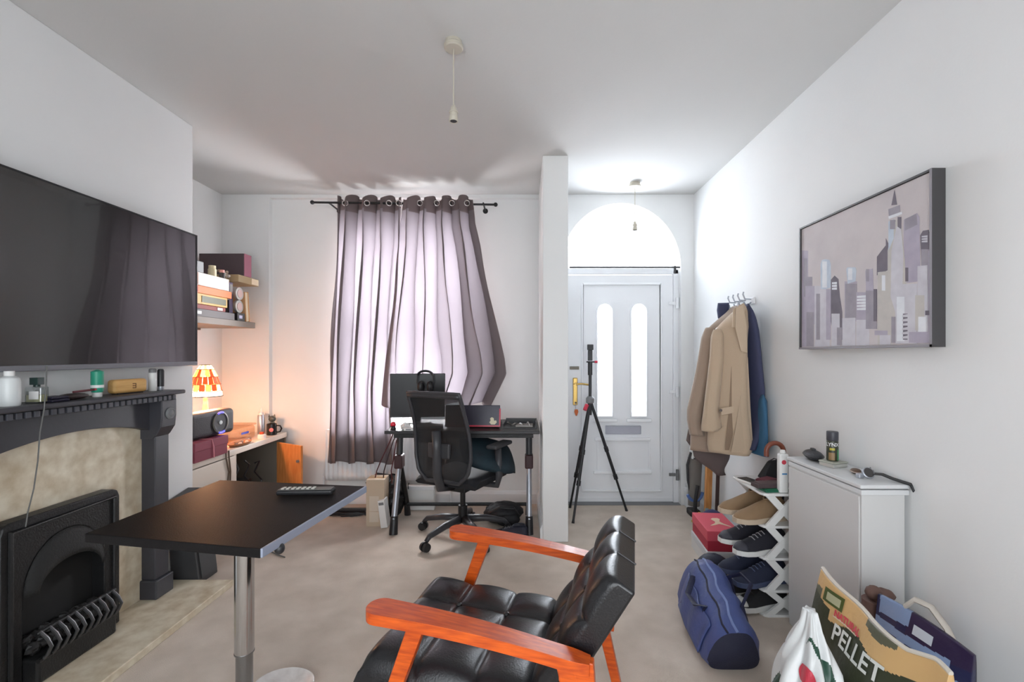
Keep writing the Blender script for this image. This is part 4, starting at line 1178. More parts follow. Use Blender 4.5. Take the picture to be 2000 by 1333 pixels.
bx('flat_packet', 'flat grey patterned packet lying behind the oval tray', 'packet', (-2.09, 3.41, ZA), (.06, .2, .022), .1, mat('grey_pattern', (170, 150, 134), .6, var=(30, (96, 76, 66), .3)), lab=(.2, .2, .8, .8))

# ================================================================== FLOATING SHELF
sf = thing('wall_shelf', 'grey brown floating shelf on the alcove wall crowded with boxes', 'shelf', (-2.31, 3.19, 1.47))
MB().box((XL, 2.76, 1.470), (-2.105, 3.62, 1.515)).build('board', mat('taupe_board', (128, 116, 106), .55), sf, bevel=.003)
MB().box((XL, 2.80, 1.455), (XL + .02, 3.58, 1.470)).build('wall_batten', mat('taupe_batten', (112, 100, 90), .6), sf)
S = 1.515
G = 'boxes and jars on the alcove shelf'
GREYB = mat('grey_box', (104, 98, 98), .6); DKBR = mat('dark_brown_card', (78, 62, 66), .55)
def s(px, X): return F * X / (px - VX)
bx('flat_box', 'long grey box lying at the bottom of the shelf stack', 'box', (-2.17, 3.12, S), (.12, .50, .05), 0, GREYB, lab=(.1, .3, .3, .7), group=G)
bx('flat_box', 'thin dark red box on the grey box of the shelf stack', 'box', (-2.18, 3.11, S + .0515), (.11, .36, .03), 0, mat('brick_red', (140, 58, 52), .6), lab=(.75, .2, .9, .8), group=G)
bx('tin', 'yellow tin with dark green panel in the shelf stack', 'tin', (-2.18, 3.12, S + .0835), (.11, .38, .07), 0, mat('mustard', (214, 168, 84), .5), lab=(.30, .2, .95, .8), labm=mat('olive_print', (92, 92, 62), .5), group=G)
bx('flat_box', 'bright orange box in the middle of the shelf stack', 'box', (-2.18, 3.14, S + .155), (.11, .44, .05), 0, mat('orange_card', (236, 128, 70), .55), lab=(0.02, .1, .2, .9), labm=mat('deep_red_card', (190, 50, 30), .5), group=G)
bx('gift_carton', 'white carton with brown end resting on the orange box', 'box', (-2.18, 3.13, S + .2065), (.11, .40, .085), 0, mat('white_carton', (226, 220, 212), .6), lab=(.0, .05, .2, .95), labm=mat('brown_end', (170, 130, 110), .6), group=G)
bx('camera_box', 'small black box on top of the white carton', 'box', (-2.18, 3.00, S + .293), (.09, .16, .075), 0, BLACKP, lab=(.3, .5, .5, .7), labm=MIDGREY, group=G)
def jar(name, label, c, r, h, m, capm, caph=.02):
    t = thing(name, label, 'jar', c, group='small jars on the alcove shelf')
    MB().lathe([(r * .9, 0), (r, .004), (r, h * .8), (r * .8, h * .9)], (0, 0, 0), 18).build('body', m, t, world=False, smooth=True)
    MB().lathe([(r * .82, h * .9), (r * .85, h * .91), (r * .85, h * .9 + caph), (0, h * .9 + caph + .002)], (0, 0, 0), 18).build('lid', capm, t, world=False, smooth=True)
    return t
CRJ = mat('cream_glaze', (222, 208, 170), .4)
jar('cream_jar', 'cream jar on top of the white carton', (-2.16, 3.20, S + .293), .026, .06, CRJ, CRJ)
jar('pink_jar', 'tiny pink topped jar at the end of the white carton', (-2.15, 3.29, S + .293), .018, .045, mat('dark_glass_jar', (70, 62, 58), .3), mat('pink_top', (232, 160, 150), .4))
t = thing('red_bottle', 'tall red bottle at near end of the alcove shelf', 'bottle', (-2.20, 2.862, S + .2945), group=None)
bx('box_riser', 'white box propping the red bottle on the alcove shelf', 'box', (-2.20, 2.84, S), (.12, .1, .292), 0, WHITECARD, lid=mat('grey_lid', (150, 140, 136), .6), group=G)
MB().lathe([(.026, 0), (.028, .004), (.028, .12), (.012, .15), (.012, .17)], (0, 0, 0), 18).build('body', mat('bottle_red', (196, 40, 52), .35), t, world=False, smooth=True)
MB().lathe([(.014, .165), (.014, .185), (0, .187)], (0, 0, 0), 14).build('cap', mat('cap_pink', (226, 120, 120), .4), t, world=False, smooth=True)
for k, (X, y, z, lab) in enumerate(((-2.135, 3.435, .155, 'upper round silver tin stacked near shelf end'), (-2.14, 3.44, .06, 'lower round silver tin on dark stand near shelf end'))):
    t = thing('round_tin', lab, 'tin', (X, y, S + z), group='round silver tins on the shelf')
    MB().lathe([(.046, 0), (.048, .003), (.048, .02), (.046, .022)], n=28, M=Matrix.Translation((.0, 0, .048)) @ Matrix.Rotation(PI / 2, 4, 'Y')).build('tin', mat('pewter', (168, 166, 162), .35, metal=.4), t, world=False, smooth=True)
    MB().lathe([(.030, .0), (.030, .003), (0, .004)], n=24, M=Matrix.Translation((.022, 0, .048)) @ Matrix.Rotation(PI / 2, 4, 'Y')).build('lid_print', mat('tin_pink', (196, 164, 158), .5), t, world=False, smooth=True)
bx('tin_stand', 'small black block carrying the round tins', 'block', (-2.14, 3.44, S), (.07, .09, .058), 0, BLACKP, lab=(.2, .3, .6, .7), labm=mat('lilac_label', (190, 186, 214), .5), group=G)
t = thing('book', 'tan wooden backed book leaning at the shelf end', 'book', (-2.20, 3.545, S), 0, rot=(math.radians(6), 0, math.radians(6)))
MB().box((-.11, -.03, .0), (.08, -.026, .23)).box((-.11, .022, .0), (.08, .026, .23)).box((-.114, -.03, 0), (-.11, .026, .23)).build('cover', mat('tan_cover', (222, 170, 120), .55), t, world=False)
MB().box((-.11, -.0255, .004), (.075, .0215, .226)).build('pages', mat('page_edge', (226, 206, 176), .7), t, world=False)
t = thing('picture_box', 'pale wooden box with angled lid at shelf end', 'box', (-2.155, 3.47, S), 0, group=G) if False else None
t = bx('lilac_box', 'narrow lilac box standing behind the round tins', 'box', (-2.22, 3.46, S), (.05, .05, .292), 0, mat('lilac_card', (170, 160, 196), .5), lab=(.2, .7, .8, .95))
bx('cream_carton', 'cream carton lying across the top of book and lilac box', 'box', (-2.235, 3.57, S + .2935), (.22, .26, .055), 0, mat('khaki_card', (170, 146, 110), .6), lab=(.62, .1, .98, .9), labm=mat('cream_label', (226, 206, 176), .6), group=G)
bx('display_box', 'large dark brown box with pink edge topping the shelf pile', 'box', (-2.30, 3.56, S + .3502), (.34, .10, .17), 0, DKBR, lab=(.05, .0, .95, 1), labm=mat('pink_edge', (170, 104, 122), .6), group=G)
t = thing('dried_flowers', 'small posy of dried flowers in front of the dark box', 'flowers', (-2.16, 3.40, S + .2535 + .0), 0)
bx('dark_block', 'dark block under the dried flowers on the shelf', 'block', (-2.20, 3.385, S), (.06, .035, .2528), 0, mat('charcoal_card', (52, 46, 52), .6), lab=(.3, .6, .7, .9))
t.location = (-2.20, 3.385, S + .2535)
MB().lathe([(.014, 0), (.016, .004), (.010, .03), (.014, .05)], (0, 0, 0), 14).build('vase', mat('smoky_glass', (110, 104, 84), .3), t, world=False, smooth=True)
for k in range(9):
    a = k * 2.4; r = .014 + .004 * k
    p = Vector((r * math.cos(a) * .6, r * math.sin(a), .075 + .01 * (k % 4)))
    MB().tube([(0, 0, .045), p * .8 + Vector((0, 0, .012)), p], .0015, 5).ell(p, (.012, .012, .010), 8, 6, jit=.25, seed=k).build('flower_head', mat('dried_%d' % (k % 3), [(196, 176, 156), (150, 128, 104), (206, 196, 190)][k % 3], .8), t, world=False)
# ================================================================== SKYLINE CANVAS
pt_ = thing('canvas_picture', 'grey framed canvas of a painted city skyline on the right wall', 'picture', (XR, 1.933, 1.595))
PXF = 1.385; py0, py1, pz0, pz1 = 1.558, 2.308, 1.292, 1.898
FRM = mat('frame_charcoal', (72, 70, 72), .5); FRL = mat('frame_front_grey', (140, 136, 142), .45)
fr = MB()
fr.box((PXF - .003, py0, pz0), (XR - .002, py0 + .007, pz1)).box((PXF - .003, py1 - .007, pz0), (XR - .002, py1, pz1))
fr.box((PXF - .003, py0 + .007, pz0), (XR - .002, py1 - .007, pz0 + .007)).box((PXF - .003, py0 + .007, pz1 - .007), (XR - .002, py1 - .007, pz1))
fr.build('frame', FRM, pt_)
fr = MB()
fr.box((PXF - .005, py0, pz0), (PXF - .003, py0 + .008, pz1)).box((PXF - .005, py0, pz0), (PXF - .003, py1, pz0 + .009))
fr.build('frame_face', FRL, pt_)
MB().box((PXF + .004, py0 + .009, pz0 + .009), (PXF + .03, py1 - .009, pz1 - .009)).build('canvas', mat('canvas_sky', (202, 194, 194), .8, var=(7, (190, 182, 184), .4), bump=(300, .1)), pt_)
PM = {k: mat('paint_' + k, c, .75, var=(22, c2, .2)) for k, c, c2 in (
    ('grey', (158, 152, 160), (140, 134, 144)), ('dark', (116, 108, 118), (98, 92, 102)), ('light', (204, 202, 208), (186, 182, 190)),
    ('white', (226, 228, 232), (208, 210, 216)), ('lilac', (176, 168, 182), (160, 152, 168)), ('cream', (196, 190, 184), (180, 176, 172)), ('blue', (196, 206, 216), (170, 180, 196)))}
def cv(x, y):
    """point of the zoomed study (3.333x from 1540,310) -> canvas (Y, z)"""
    px, py = 1540 + x / 3.333, 310 + y / 3.333
    Y = F * PXF / (px - VX)
    return max(py0 + .011, min(py1 - .011, Y)), max(pz0 + .011, min(pz1 - .011, ZZ(py, Y)))
lay = [0]
def stroke(kind, pts):
    lay[0] += 1
    e = PXF + .0038 - .00002 * lay[0]
    MB().prism([cv(x, y) for x, y in pts], lambda a, b, h: (h, a, b), e, PXF + .0041).build('paint_stroke', PM[kind], pt_)
def rect(kind, x0, y0, x1, y1, sk=0): stroke(kind, [(x0, y0), (x1, y0 - sk), (x1, y1), (x0, y1)])
B = 1225
rect('lilac', 78, 600, 122, B); rect('grey', 95, 650, 118, 900)
rect('grey', 118, 770, 150, 840); rect('lilac', 105, 830, 165, 1080); rect('grey', 112, 1000, 160, B)
rect('light', 165, 830, 205, B); rect('grey', 175, 880, 200, 1180)
stroke('blue', [(203, 690), (212, 660), (235, 655), (262, 660), (270, 690), (272, 840), (205, 860)])
rect('white', 215, 670, 245, 840); rect('light', 205, 850, 262, B); rect('lilac', 240, 850, 270, 1180)
stroke('dark', [(270, 790), (295, 762), (320, 785), (330, 900), (345, 1000), (345, 1180), (290, 1190), (270, 1060)])
for i in range(3): rect('white', 278, 806 + i * 18, 310, 818 + i * 18, 3)
rect('light', 275, 1010, 328, B); rect('grey', 310, 1100, 342, 1215)
rect('lilac', 360, 800, 440, 1060); stroke('blue', [(370, 720), (378, 708), (430, 708), (436, 730), (430, 800), (380, 815)]); rect('white', 382, 715, 410, 790)
rect('grey', 365, 815, 440, 1040); rect('light', 345, 1040, 430, B, 4)
rect('lilac', 436, 870, 510, 1150); rect('light', 436, 1050, 520, B)
for i in range(5): rect('white', 440, 895 + i * 20, 504, 907 + i * 20, 6)
stroke('lilac', [(495, 730), (542, 716), (548, 860), (500, 880)]); rect('grey', 498, 860, 570, 1110); rect('dark', 548, 850, 570, 1060); rect('grey', 500, 720, 520, 800)
stroke('dark', [(570, 640), (600, 600), (628, 565), (628, 520), (640, 545), (655, 570), (655, 720), (570, 760)])
rect('cream', 575, 740, 665, B, 10); rect('white', 602, 760, 625, 860); rect('lilac', 555, 1120, 660, 1150)
stroke('cream', [(640, 600), (672, 430), (720, 380), (750, 650), (765, 1000), (700, 1180), (640, 1180)])
stroke('blue', [(645, 410), (680, 395), (680, 520), (645, 600)]); rect('grey', 655, 400, 690, 460)
stroke('dark', [(664, 305), (684, 205), (700, 300)]); stroke('grey', [(645, 330), (718, 302), (722, 352), (648, 384)]); stroke('white', [(645, 376), (732, 345), (734, 362), (648, 394)])
rect('dark', 705, 380, 728, 460)
stroke('light', [(665, 600), (700, 440), (728, 460), (742, 640), (735, 900), (690, 1000), (660, 900)])
stroke('lilac', [(745, 400), (830, 355), (845, 380), (850, 720), (840, 800), (765, 810), (755, 700), (745, 560)])
stroke('grey', [(750, 395), (828, 358), (834, 430), (752, 470)])
rect('light', 690, 820, 830, 1205, 6); rect('white', 700, 900, 750, 1190); rect('dark', 755, 710, 775, 800)
rect('dark', 740, 1010, 770, 1180)
for i in range(6): rect('light', 735, 1020 + i * 28, 775, 1032 + i * 28, 8)
stroke('dark', [(852, 500), (870, 470), (905, 464), (912, 490), (915, 700), (862, 720)])
for i in range(3): rect('light', 862, 505 + i * 16, 900, 513 + i * 16, 6)
rect('grey', 860, 590, 925, 790); rect('light', 835, 700, 900, 1130, 6); rect('cream', 820, 890, 880, 1120)
rect('lilac', 905, 600, 948, 1190, 8); rect('dark', 885, 990, 922, 1020); rect('white', 840, 1030, 890, 1140); rect('light', 590, 1150, 660, 1212); rect('grey', 665, 1030, 692, 1200)
rect('lilac', 780, 1130, 950, 1200, 4)

# ================================================================== PENDANTS
def pendant(name, label, x, y, rr, zb, cordr):
    t = thing(name, label, 'ceiling light', (x, y, H), group='ceiling pendants')
    MB().lathe([(rr * .9, -.034), (rr, -.030), (rr, -.018), (rr * .86, -.012), (rr * .86, 0)], (x, y, H), 28).build('ceiling_rose', CREAM, t, smooth=True)
    MB().cyl((x, y, zb + .06), (x, y, H - .03), cordr, n=8).build('cord', CREAM, t, smooth=True)
    MB().lathe([(.0145, .002), (.0185, .0), (.0195, .003), (.0185, .020), (.0165, .022), (.0165, .036), (.0165, .0365), (.0195, .037), (.0195, .043), (.013, .0435), (.012, .060), (.007, .068), (cordr, .07)], (x, y, zb), 20).build('lamp_holder', CREAM, t, smooth=True)
    MB().cyl((x, y, zb + .002), (x, y, zb + .017), .0145, n=16).build('socket_mouth', BLACKP, t)
    return t
pendant('pendant_light', 'bulbless cream pendant hanging from the middle of the ceiling', -.298, 1.97, .041, 2.262, .0032)
pendant('pendant_light', 'small white pendant hanging in front of the door fanlight', XX(1240, 3.595), 3.595, .045, 2.235, .0028)

# ================================================================== TRIPOD
tp = thing('tripod', 'black camera tripod standing in front of the front door', 'tripod', (.536, 3.69, 0))
ap = Vector((.536, 3.69, .90))
feet = [Vector((.372, 3.45, 0)), Vector((.835, 3.72, 0)), Vector((.385, 3.80, 0))]
for ft in feet:
    d = (ap - ft)
    lg = MB().tube([ft + d * .30, ap + (ft - ap) * .03], .013, 10).build('leg', BLACKP, tp, smooth=True)
    MB().tube([ft + d * .02, ft + d * .32], .0095, 10).build('lower_section', BLACKP, lg, smooth=True)
    for k in (.31, .56): MB().cyl(ft + d * (k - .02), ft + d * (k + .02), .0175, n=10).build('leg_lock', BLACKP, lg, smooth=True)
    MB().cyl(ft, ft + d * .025, .012, .010, n=10).build('foot', BLACKP, lg)
MB().cyl(ap + Vector((0, 0, -.12)), ap + Vector((0, 0, .31)), .013, n=12).build('centre_column', BLACKP, tp, smooth=True)
MB().lathe([(.02, -.03), (.034, -.02), (.034, .015), (.02, .03)], ap, 14).build('shoulder', MIDGREY, tp, smooth=True)
MB().cyl(ap + Vector((-.03, -.03, -.035)), ap + Vector((-.05, -.05, -.075)), .016, n=10).build('red_knob', mat('tripod_red', (206, 48, 74), .4), tp, smooth=True)
MB().cyl(ap + Vector((0, 0, .20)), ap + Vector((0, 0, .30)), .019, n=12).cyl(ap + Vector((-.03, 0, .305)), ap + Vector((.035, 0, .305)), .006).build('ball_head', BLACKP, tp, smooth=True)
MB().cyl(ap + Vector((.035, 0, .305)), ap + Vector((.06, 0, .305)), .010, n=10).build('head_knob', MATS['tripod_red'], tp)
MB().box(ap + Vector((-.018, -.012, .315)), ap + Vector((.018, .02, .40))).box(ap + Vector((-.024, -.02, .40)), ap + Vector((.024, .012, .445))).build('phone_clamp', BLACKP, tp, bevel=.004)

# ================================================================== COATS ON THE WALL HOOKS
hk = thing('coat_hooks', 'row of silver hooks on a rail above the coats', 'hook rail', (XR, 2.86, 1.58))
zk = 1.60
MB().box((XR - .012, 2.84, zk - .02), (XR, 3.11, zk + .02)).build('rail', GLOSSW, hk, bevel=.003)
for y in (2.87, 2.94, 3.01, 3.08):
    MB().tube([(XR - .012, y, zk + .01), (XR - .05, y, zk + .012), (XR - .062, y, zk + .04), (XR - .058, y, zk + .055)], .005, 8).build('hook', SILVER, hk, smooth=True)
    MB().tube([(XR - .012, y, zk - .01), (XR - .035, y, zk - .03), (XR - .05, y, zk - .022), (XR - .055, y, zk - .005)], .005, 8).build('hook', SILVER, hk, smooth=True)
def garment(t, rows, dL, dR, th, m, name='body', ripple=.012, seed=0, waves=5, bev=0):
    """rows: (photo y, left x, right x[, depth shift]); a closed, thick hanging form between two depth lines"""
    K = 36; vs = []; N = 0
    ys = []
    y0, y1 = rows[0][0], rows[-1][0]
    NR = 44
    Lt = [(r[0], r[1]) for r in rows]; Rt = [(r[0], r[2]) for r in rows]
    for i in range(NR + 1):
        y = y0 + (y1 - y0) * i / NR
        l, r = lerp_tab(Lt, y), lerp_tab(Rt, y)
        a, b = P(l, y, dL), P(r, y, dR)
        zc = (a.z + b.z) / 2; a.z = b.z = zc
        c = (a + b) / 2; h = (b - a) / 2
        n = Vector((-h.y, h.x, 0)).normalized()
        k = min(1, .25 + i / 6)
        for j in range(K):
            an = 2 * PI * j / K
            ca, sa = math.cos(an), math.sin(an)
            sq = abs(ca) ** .8 * (1 if ca >= 0 else -1)
            rp = ripple * math.sin(waves * (sq + 1) * 1.6 + seed + .02 * i) * (i / NR) * (1 if sa != 0 else 0)
            vs.append(c + h * sq + n * (th * k * abs(sa) ** .8 * (1 if sa >= 0 else -1) + rp * (1 if sa >= 0 else .3)))
    fs = [(i * K + j, i * K + (j + 1) % K, (i + 1) * K + (j + 1) % K, (i + 1) * K + j) for i in range(NR) for j in range(K)]
    fs += [tuple(range(K))[::-1], tuple(range(NR * K, (NR + 1) * K))]
    return MB().add(vs, fs).build(name, m, t, smooth='all' if not bev else True)
BEIGE = mat('beige_wool', (188, 166, 142), .85, bump=(260, .2), sheen=.2)
TAUPE = mat('taupe_wool', (158, 138, 122), .85, bump=(260, .2), sheen=.2)
NAVYC = mat('navy_wool', (60, 64, 92), .85, bump=(260, .2)); TEAL = mat('teal_cotton', (54, 98, 130), .85, bump=(260, .2)); CHAR = mat('brown_grey_wool', (98, 86, 84), .85, bump=(260, .2))
# navy coat and teal garment nearest the wall
t = thing('navy_coat', 'navy blue jacket hanging nearest the wall behind the beige blazer', 'coat', (1.38, 2.72, .7))
garment(t, [(598, 1448, 1462), (612, 1442, 1470), (650, 1440, 1480), (700, 1440, 1486), (760, 1442, 1493), (800, 1446, 1494), (850, 1448, 1484), (872, 1450, 1474)], 2.93, 2.66, .030, NAVYC, ripple=.008, seed=1)
garment(t, [(592, 1402, 1424), (606, 1400, 1424), (622, 1402, 1420)], 3.02, 3.0, .03, NAVYC, 'collar', ripple=0)
t = thing('teal_shirt', 'teal blue shirt showing below the navy jacket by the wall', 'shirt', (1.37, 2.68, .63))
garment(t, [(770, 1487, 1491), (800, 1480, 1495), (830, 1473, 1498), (860, 1464, 1499), (887, 1462, 1500)], 2.79, 2.61, .022, TEAL, ripple=.006, seed=2)
# dark charcoal garment lowest
t = thing('charcoal_trousers', 'brown grey trousers hanging lowest beneath the coats', 'trousers', (1.27, 3.06, .5))
garment(t, [(700, 1400, 1430), (800, 1375, 1430), (870, 1350, 1428), (895, 1355, 1425), (905, 1367, 1420), (912, 1378, 1416), (928, 1402, 1412)], 3.02, 2.98, .03, CHAR, 'leg', ripple=.012, seed=4)
garment(t, [(840, 1344, 1380), (862, 1340, 1378), (878, 1352, 1378), (888, 1366, 1378)], 3.06, 3.02, .025, CHAR, 'leg', ripple=.006, seed=2)
# taupe coat behind
t = thing('taupe_coat', 'taupe brown coat hanging behind the beige blazer', 'coat', (1.2, 2.95, .65))
garment(t, [(598, 1430, 1446), (612, 1418, 1446), (640, 1384, 1440), (655, 1378, 1440), (700, 1374, 1436), (760, 1364, 1432), (820, 1350, 1430), (850, 1349, 1430), (882, 1348, 1432)], 2.98, 2.86, .045, TAUPE, ripple=.010, seed=3)
sl = garment(t, [(640, 1378, 1396), (660, 1370, 1398), (720, 1360, 1392), (770, 1349, 1382), (800, 1342, 1374), (820, 1342, 1370), (850, 1347, 1376)], 2.93, 2.88, .04, TAUPE, 'sleeve', ripple=.012, seed=6)
# beige blazer in front
t = thing('beige_blazer', 'beige wool blazer with notched lapel hanging foremost on the hooks', 'blazer', (1.22, 2.78, .63))
garment(t, [(600, 1440, 1462), (612, 1428, 1463), (632, 1408, 1462), (648, 1394, 1461), (662, 1390, 1460), (720, 1386, 1460), (800, 1384, 1462), (850, 1382, 1468), (872, 1381, 1472), (886, 1384, 1464)], 2.84, 2.70, .040, BEIGE, ripple=.010, seed=8)
sl = garment(t, [(644, 1394, 1408), (656, 1389, 1414), (700, 1386, 1414), (760, 1379, 1408), (800, 1374, 1404), (835, 1369, 1410), (842, 1370, 1400)], 2.795, 2.755, .042, BEIGE, 'sleeve', ripple=.006, seed=5)
def flap(nm, pts, m, d, th=.006, sm=False):
    b = MB(); n = len(pts)
    vs = [P(x, y, d if len(q) == 0 else q[0]) for x, y, *q in pts]
    off = Vector((.35, 1, 0)).normalized() * th
    b.add(vs + [v + off for v in vs], [tuple(range(n))[::-1], tuple(range(n, 2 * n))] + [(i, (i + 1) % n, n + (i + 1) % n, n + i) for i in range(n)])
    return b.build(nm, m, t, bevel=.002)
flap('front_panel', [(1440, 640), (1447, 668), (1448, 760), (1438, 830), (1428, 884), (1462, 886), (1471, 872), (1466, 800), (1461, 700), (1459, 690)], BEIGE, 2.695, .012)
flap('front_shade', [(1432, 662), (1446, 690), (1446, 770), (1436, 832), (1424, 880), (1416, 880), (1424, 800), (1428, 720)], mat('blazer_front_shade', (142, 120, 100), .85, bump=(260, .2)), 2.72, .008)  # shade inside the open front, painted as a darker strip
flap('lapel', [(1437, 602), (1452, 596), (1459, 640), (1460, 690), (1447, 686), (1436, 640)], mat('beige_lapel', (198, 176, 152), .85, bump=(260, .2)), 2.675, .010)
flap('collar', [(1432, 604), (1452, 592), (1458, 600), (1450, 622), (1438, 640), (1430, 640)], MATS['beige_lapel'], 2.69, .018)
flap('pocket_flap', [(1408, 798), (1438, 793), (1439, 806), (1409, 812)], MATS['beige_lapel'], 2.715, .006)
p = P(1408, 802, 2.71)
MB().cyl(p, p + Vector((-.003, -.006, 0)), .008, n=12).build('button', mat('brown_button', (70, 46, 38), .4), t)
hg = thing('coat_hanger', 'white plastic hanger inside the beige blazer collar', 'hanger', (1.3, 2.76, 1.55))
MB().tube([P(1442, 604, 2.80), P(1441, 594, 2.82), P(1446, 588, 2.83), P(1452, 590, 2.84)], .0035, 7).build('hook', SILVER, hg, smooth=True)
MB().tube([P(1398, 645, 2.83), P(1442, 604, 2.80), P(1455, 612, 2.75)], .007, 8).build('arms', WPLAST, hg, smooth=True)

# ================================================================== SLIM SHOE CABINET
sc = thing('shoe_cabinet', 'slim white shoe cabinet against the right wall', 'cabinet', (1.335, 1.935, 0))
CX0, CY0, CY1, CZ = 1.252, 1.705, 2.170, .785
CAB = mat('cabinet_white_matt', (206, 205, 204), .5)
MB().box((CX0, CY0, 0), (XR - .018, CY1, CZ - .04)).build('carcass', CAB, sc, bevel=.002)
MB().box((CX0 - .004, CY0 - .004, CZ - .040), (XR - .004, CY1 + .002, CZ - .020)).build('top_rail', mat('gloss_edge', (216, 217, 218), .3), sc, bevel=.003)
MB().box((CX0 - .010, CY0 - .008, CZ - .015), (XR - .004, CY1 + .004, CZ)).build('top', MATS['gloss_edge'], sc, bevel=.003)
MB().box((CX0 + .004, CY0 + .004, CZ - .020), (XR - .004, CY1 - .004, CZ - .015)).build('shadow_gap', MIDGREY, sc)
MB().box((CX0 - .006, CY0 + .006, .03), (CX0, CY1 - .006, CZ - .045)).build('front_panel', CAB, sc, bevel=.002)

# things on the shoe cabinet
def oncab(px, py):
    dd = F * (CH - CZ) / (py - VY)
    return Vector((XX(px, dd), dd, CZ))
c = Vector((1.325, 2.105, CZ))
t = thing('glasses_case', 'black zipped glasses case at far end of the shoe cabinet', 'case', c, 1.3)
MB().ell((0, 0, .022), (.075, .036, .022), 22, 10).build('shell', mat('black_case', (40, 42, 48), .45, bump=(120, .2)), t, world=False, smooth='all')
MB().tube([(.075 * math.cos(a_ * PI / 12), .036 * math.sin(a_ * PI / 12), .022) for a_ in range(24)], .003, 6, closed=True).build('zip', BLACKP, t, world=False)
MB().box((-.012, -.008, .043), (.018, .008, .052)).build('tag', DKGREY, t, world=False, bevel=.002)
c = Vector((1.335, 1.985, CZ))
t = thing('tin_box', 'small pale square tin under the spray can', 'tin', c, .3)
MB().box((-.04, -.035, 0), (.04, .035, .016)).build('base', mat('pale_tin', (196, 196, 190), .35, metal=.3), t, world=False, bevel=.004)
MB().box((-.042, -.037, .016), (.042, .037, .024)).build('lid', mat('tin_lid', (176, 178, 166), .35, metal=.3), t, world=False, bevel=.004)
c = Vector((1.333, 1.987, CZ + .0245))
t = thing('spray_can', 'black and green spray can standing on the shoe cabinet', 'can', c)
MB().lathe([(.0215, 0), (.0225, .003), (.0225, .082), (.021, .086)], (0, 0, 0), 28).build('body', mat('can_dark', (58, 60, 42), .35, var=(40, (34, 42, 34), .3)), t, world=False, smooth=True)
MB().lathe([(.0213, .086), (.0225, .088), (.0225, .122), (.021, .125), (0, .1255)], (0, 0, 0), 28).build('cap', mat('can_cap', (62, 62, 70), .4), t, world=False, smooth=True)
gs = MB()
for i in range(14):
    pass
def canwrap(a0, a1, z0, z1, r=.0228):
    b = MB(); N = 8
    vs = [(r * math.cos(math.radians(a0 + (a1 - a0) * i / N)), r * math.sin(math.radians(a0 + (a1 - a0) * i / N)), z) for z in (z0, z1) for i in range(N + 1)]
    b.add(vs, [(i, i + 1, N + 2 + i, N + 1 + i) for i in range(N)])
    return b
canwrap(-75, -35, .004, .05).build('green_band', mat('can_green', (60, 132, 84), .4), t, world=False, fix=False)
canwrap(-160, -100, .004, .036).build('brown_panel', mat('can_brown', (140, 112, 76), .4), t, world=False, fix=False)
canwrap(-150, -100, .046, .056).build('yellow_panel', mat('can_yellow', (176, 166, 60), .4), t, world=False, fix=False)
vs, fs = text_mesh('LYNX', .021, .0006)
b = MB(); cen = math.radians(-124)
b.add([(.0231 * math.cos(cen + v.x / .0231), .0231 * math.sin(cen + v.x / .0231), .070 + v.y) for v in vs], fs)
b.build('lettering', mat('can_letters', (214, 214, 216), .5), t, world=False, fix=False)
c = Vector((1.345, 1.862, CZ))
t = thing('brown_pouch', 'small brown oval leather pouch on the shoe cabinet', 'pouch', c, 1.2)
MB().ell((0, 0, .010), (.030, .019, .010), 18, 8).build('body', mat('brown_leather', (104, 78, 62), .5), t, world=False, smooth='all')
MB().tube([(.03 * math.cos(a_ * PI / 10), .019 * math.sin(a_ * PI / 10), .009) for a_ in range(20)], .002, 6, closed=True).build('seam', mat('pale_thread', (200, 184, 170), .6), t, world=False)
c = Vector((1.395, 1.845, CZ))
t = thing('sunglasses', 'folded dark sunglasses lying beside the wrist watch', 'sunglasses', c, 1.1)
for s_ in (-1, 1):
    MB().ell((s_ * .024, 0, .012), (.021, .003, .012), 14, 8).build('lens', mat('dark_lens', (70, 72, 70), .15), t, world=False, smooth='all')
    MB().tube([(s_ * .046, 0, .016), (s_ * .046, .02, .008), (-s_ * .02, .026, .005)], .002, 6).build('temple', SILVER, t, world=False)
MB().tube([(-.005, 0, .014), (0, -.002, .016), (.005, 0, .014)], .002, 6).build('bridge', SILVER, t, world=False)
c = Vector((1.335, 1.785, CZ))
t = thing('wrist_watch', 'wrist watch with black strap trailing over the cabinet edge', 'watch', c)
MW = Matrix.Translation((0, 0, .022)) @ Matrix.Rotation(math.radians(62), 4, 'X') @ Matrix.Rotation(math.radians(0), 4, 'Z')
MB().lathe([(.019, -.005), (.022, -.003), (.022, .004), (.019, .006)], n=28, M=MW).build('case', SILVER, t, world=False, smooth=True)
MB().lathe([(.0185, .0062), (0, .0064)], n=24, M=MW).build('dial', mat('dial_dark', (60, 58, 58), .3), t, world=False)
sb = MB()
def strap(u, v):
    q = [Vector((.018, -.002, .020)), Vector((.04, -.02, .022)), Vector((.06, -.045, .012)), Vector((.08, -.075, .006)), Vector((.088, -.094, .004)), Vector((.09, -.105, -.018))]
    k = min(4, int(u * 5)); f_ = u * 5 - k
    p = q[k].lerp(q[k + 1], f_)
    return p + Vector((.008 * (v - .5) * 2, .006 * (v - .5) * 2, .004 * (v - .5)))
sb.grid(24, 2, strap)
sb.build('strap', BLACKP, t, world=False, solid=.003)
MB().box((-.034, .0, .0), (-.012, .022, .018)).build('buckle_strap', SILVER, t, world=False, bevel=.004)

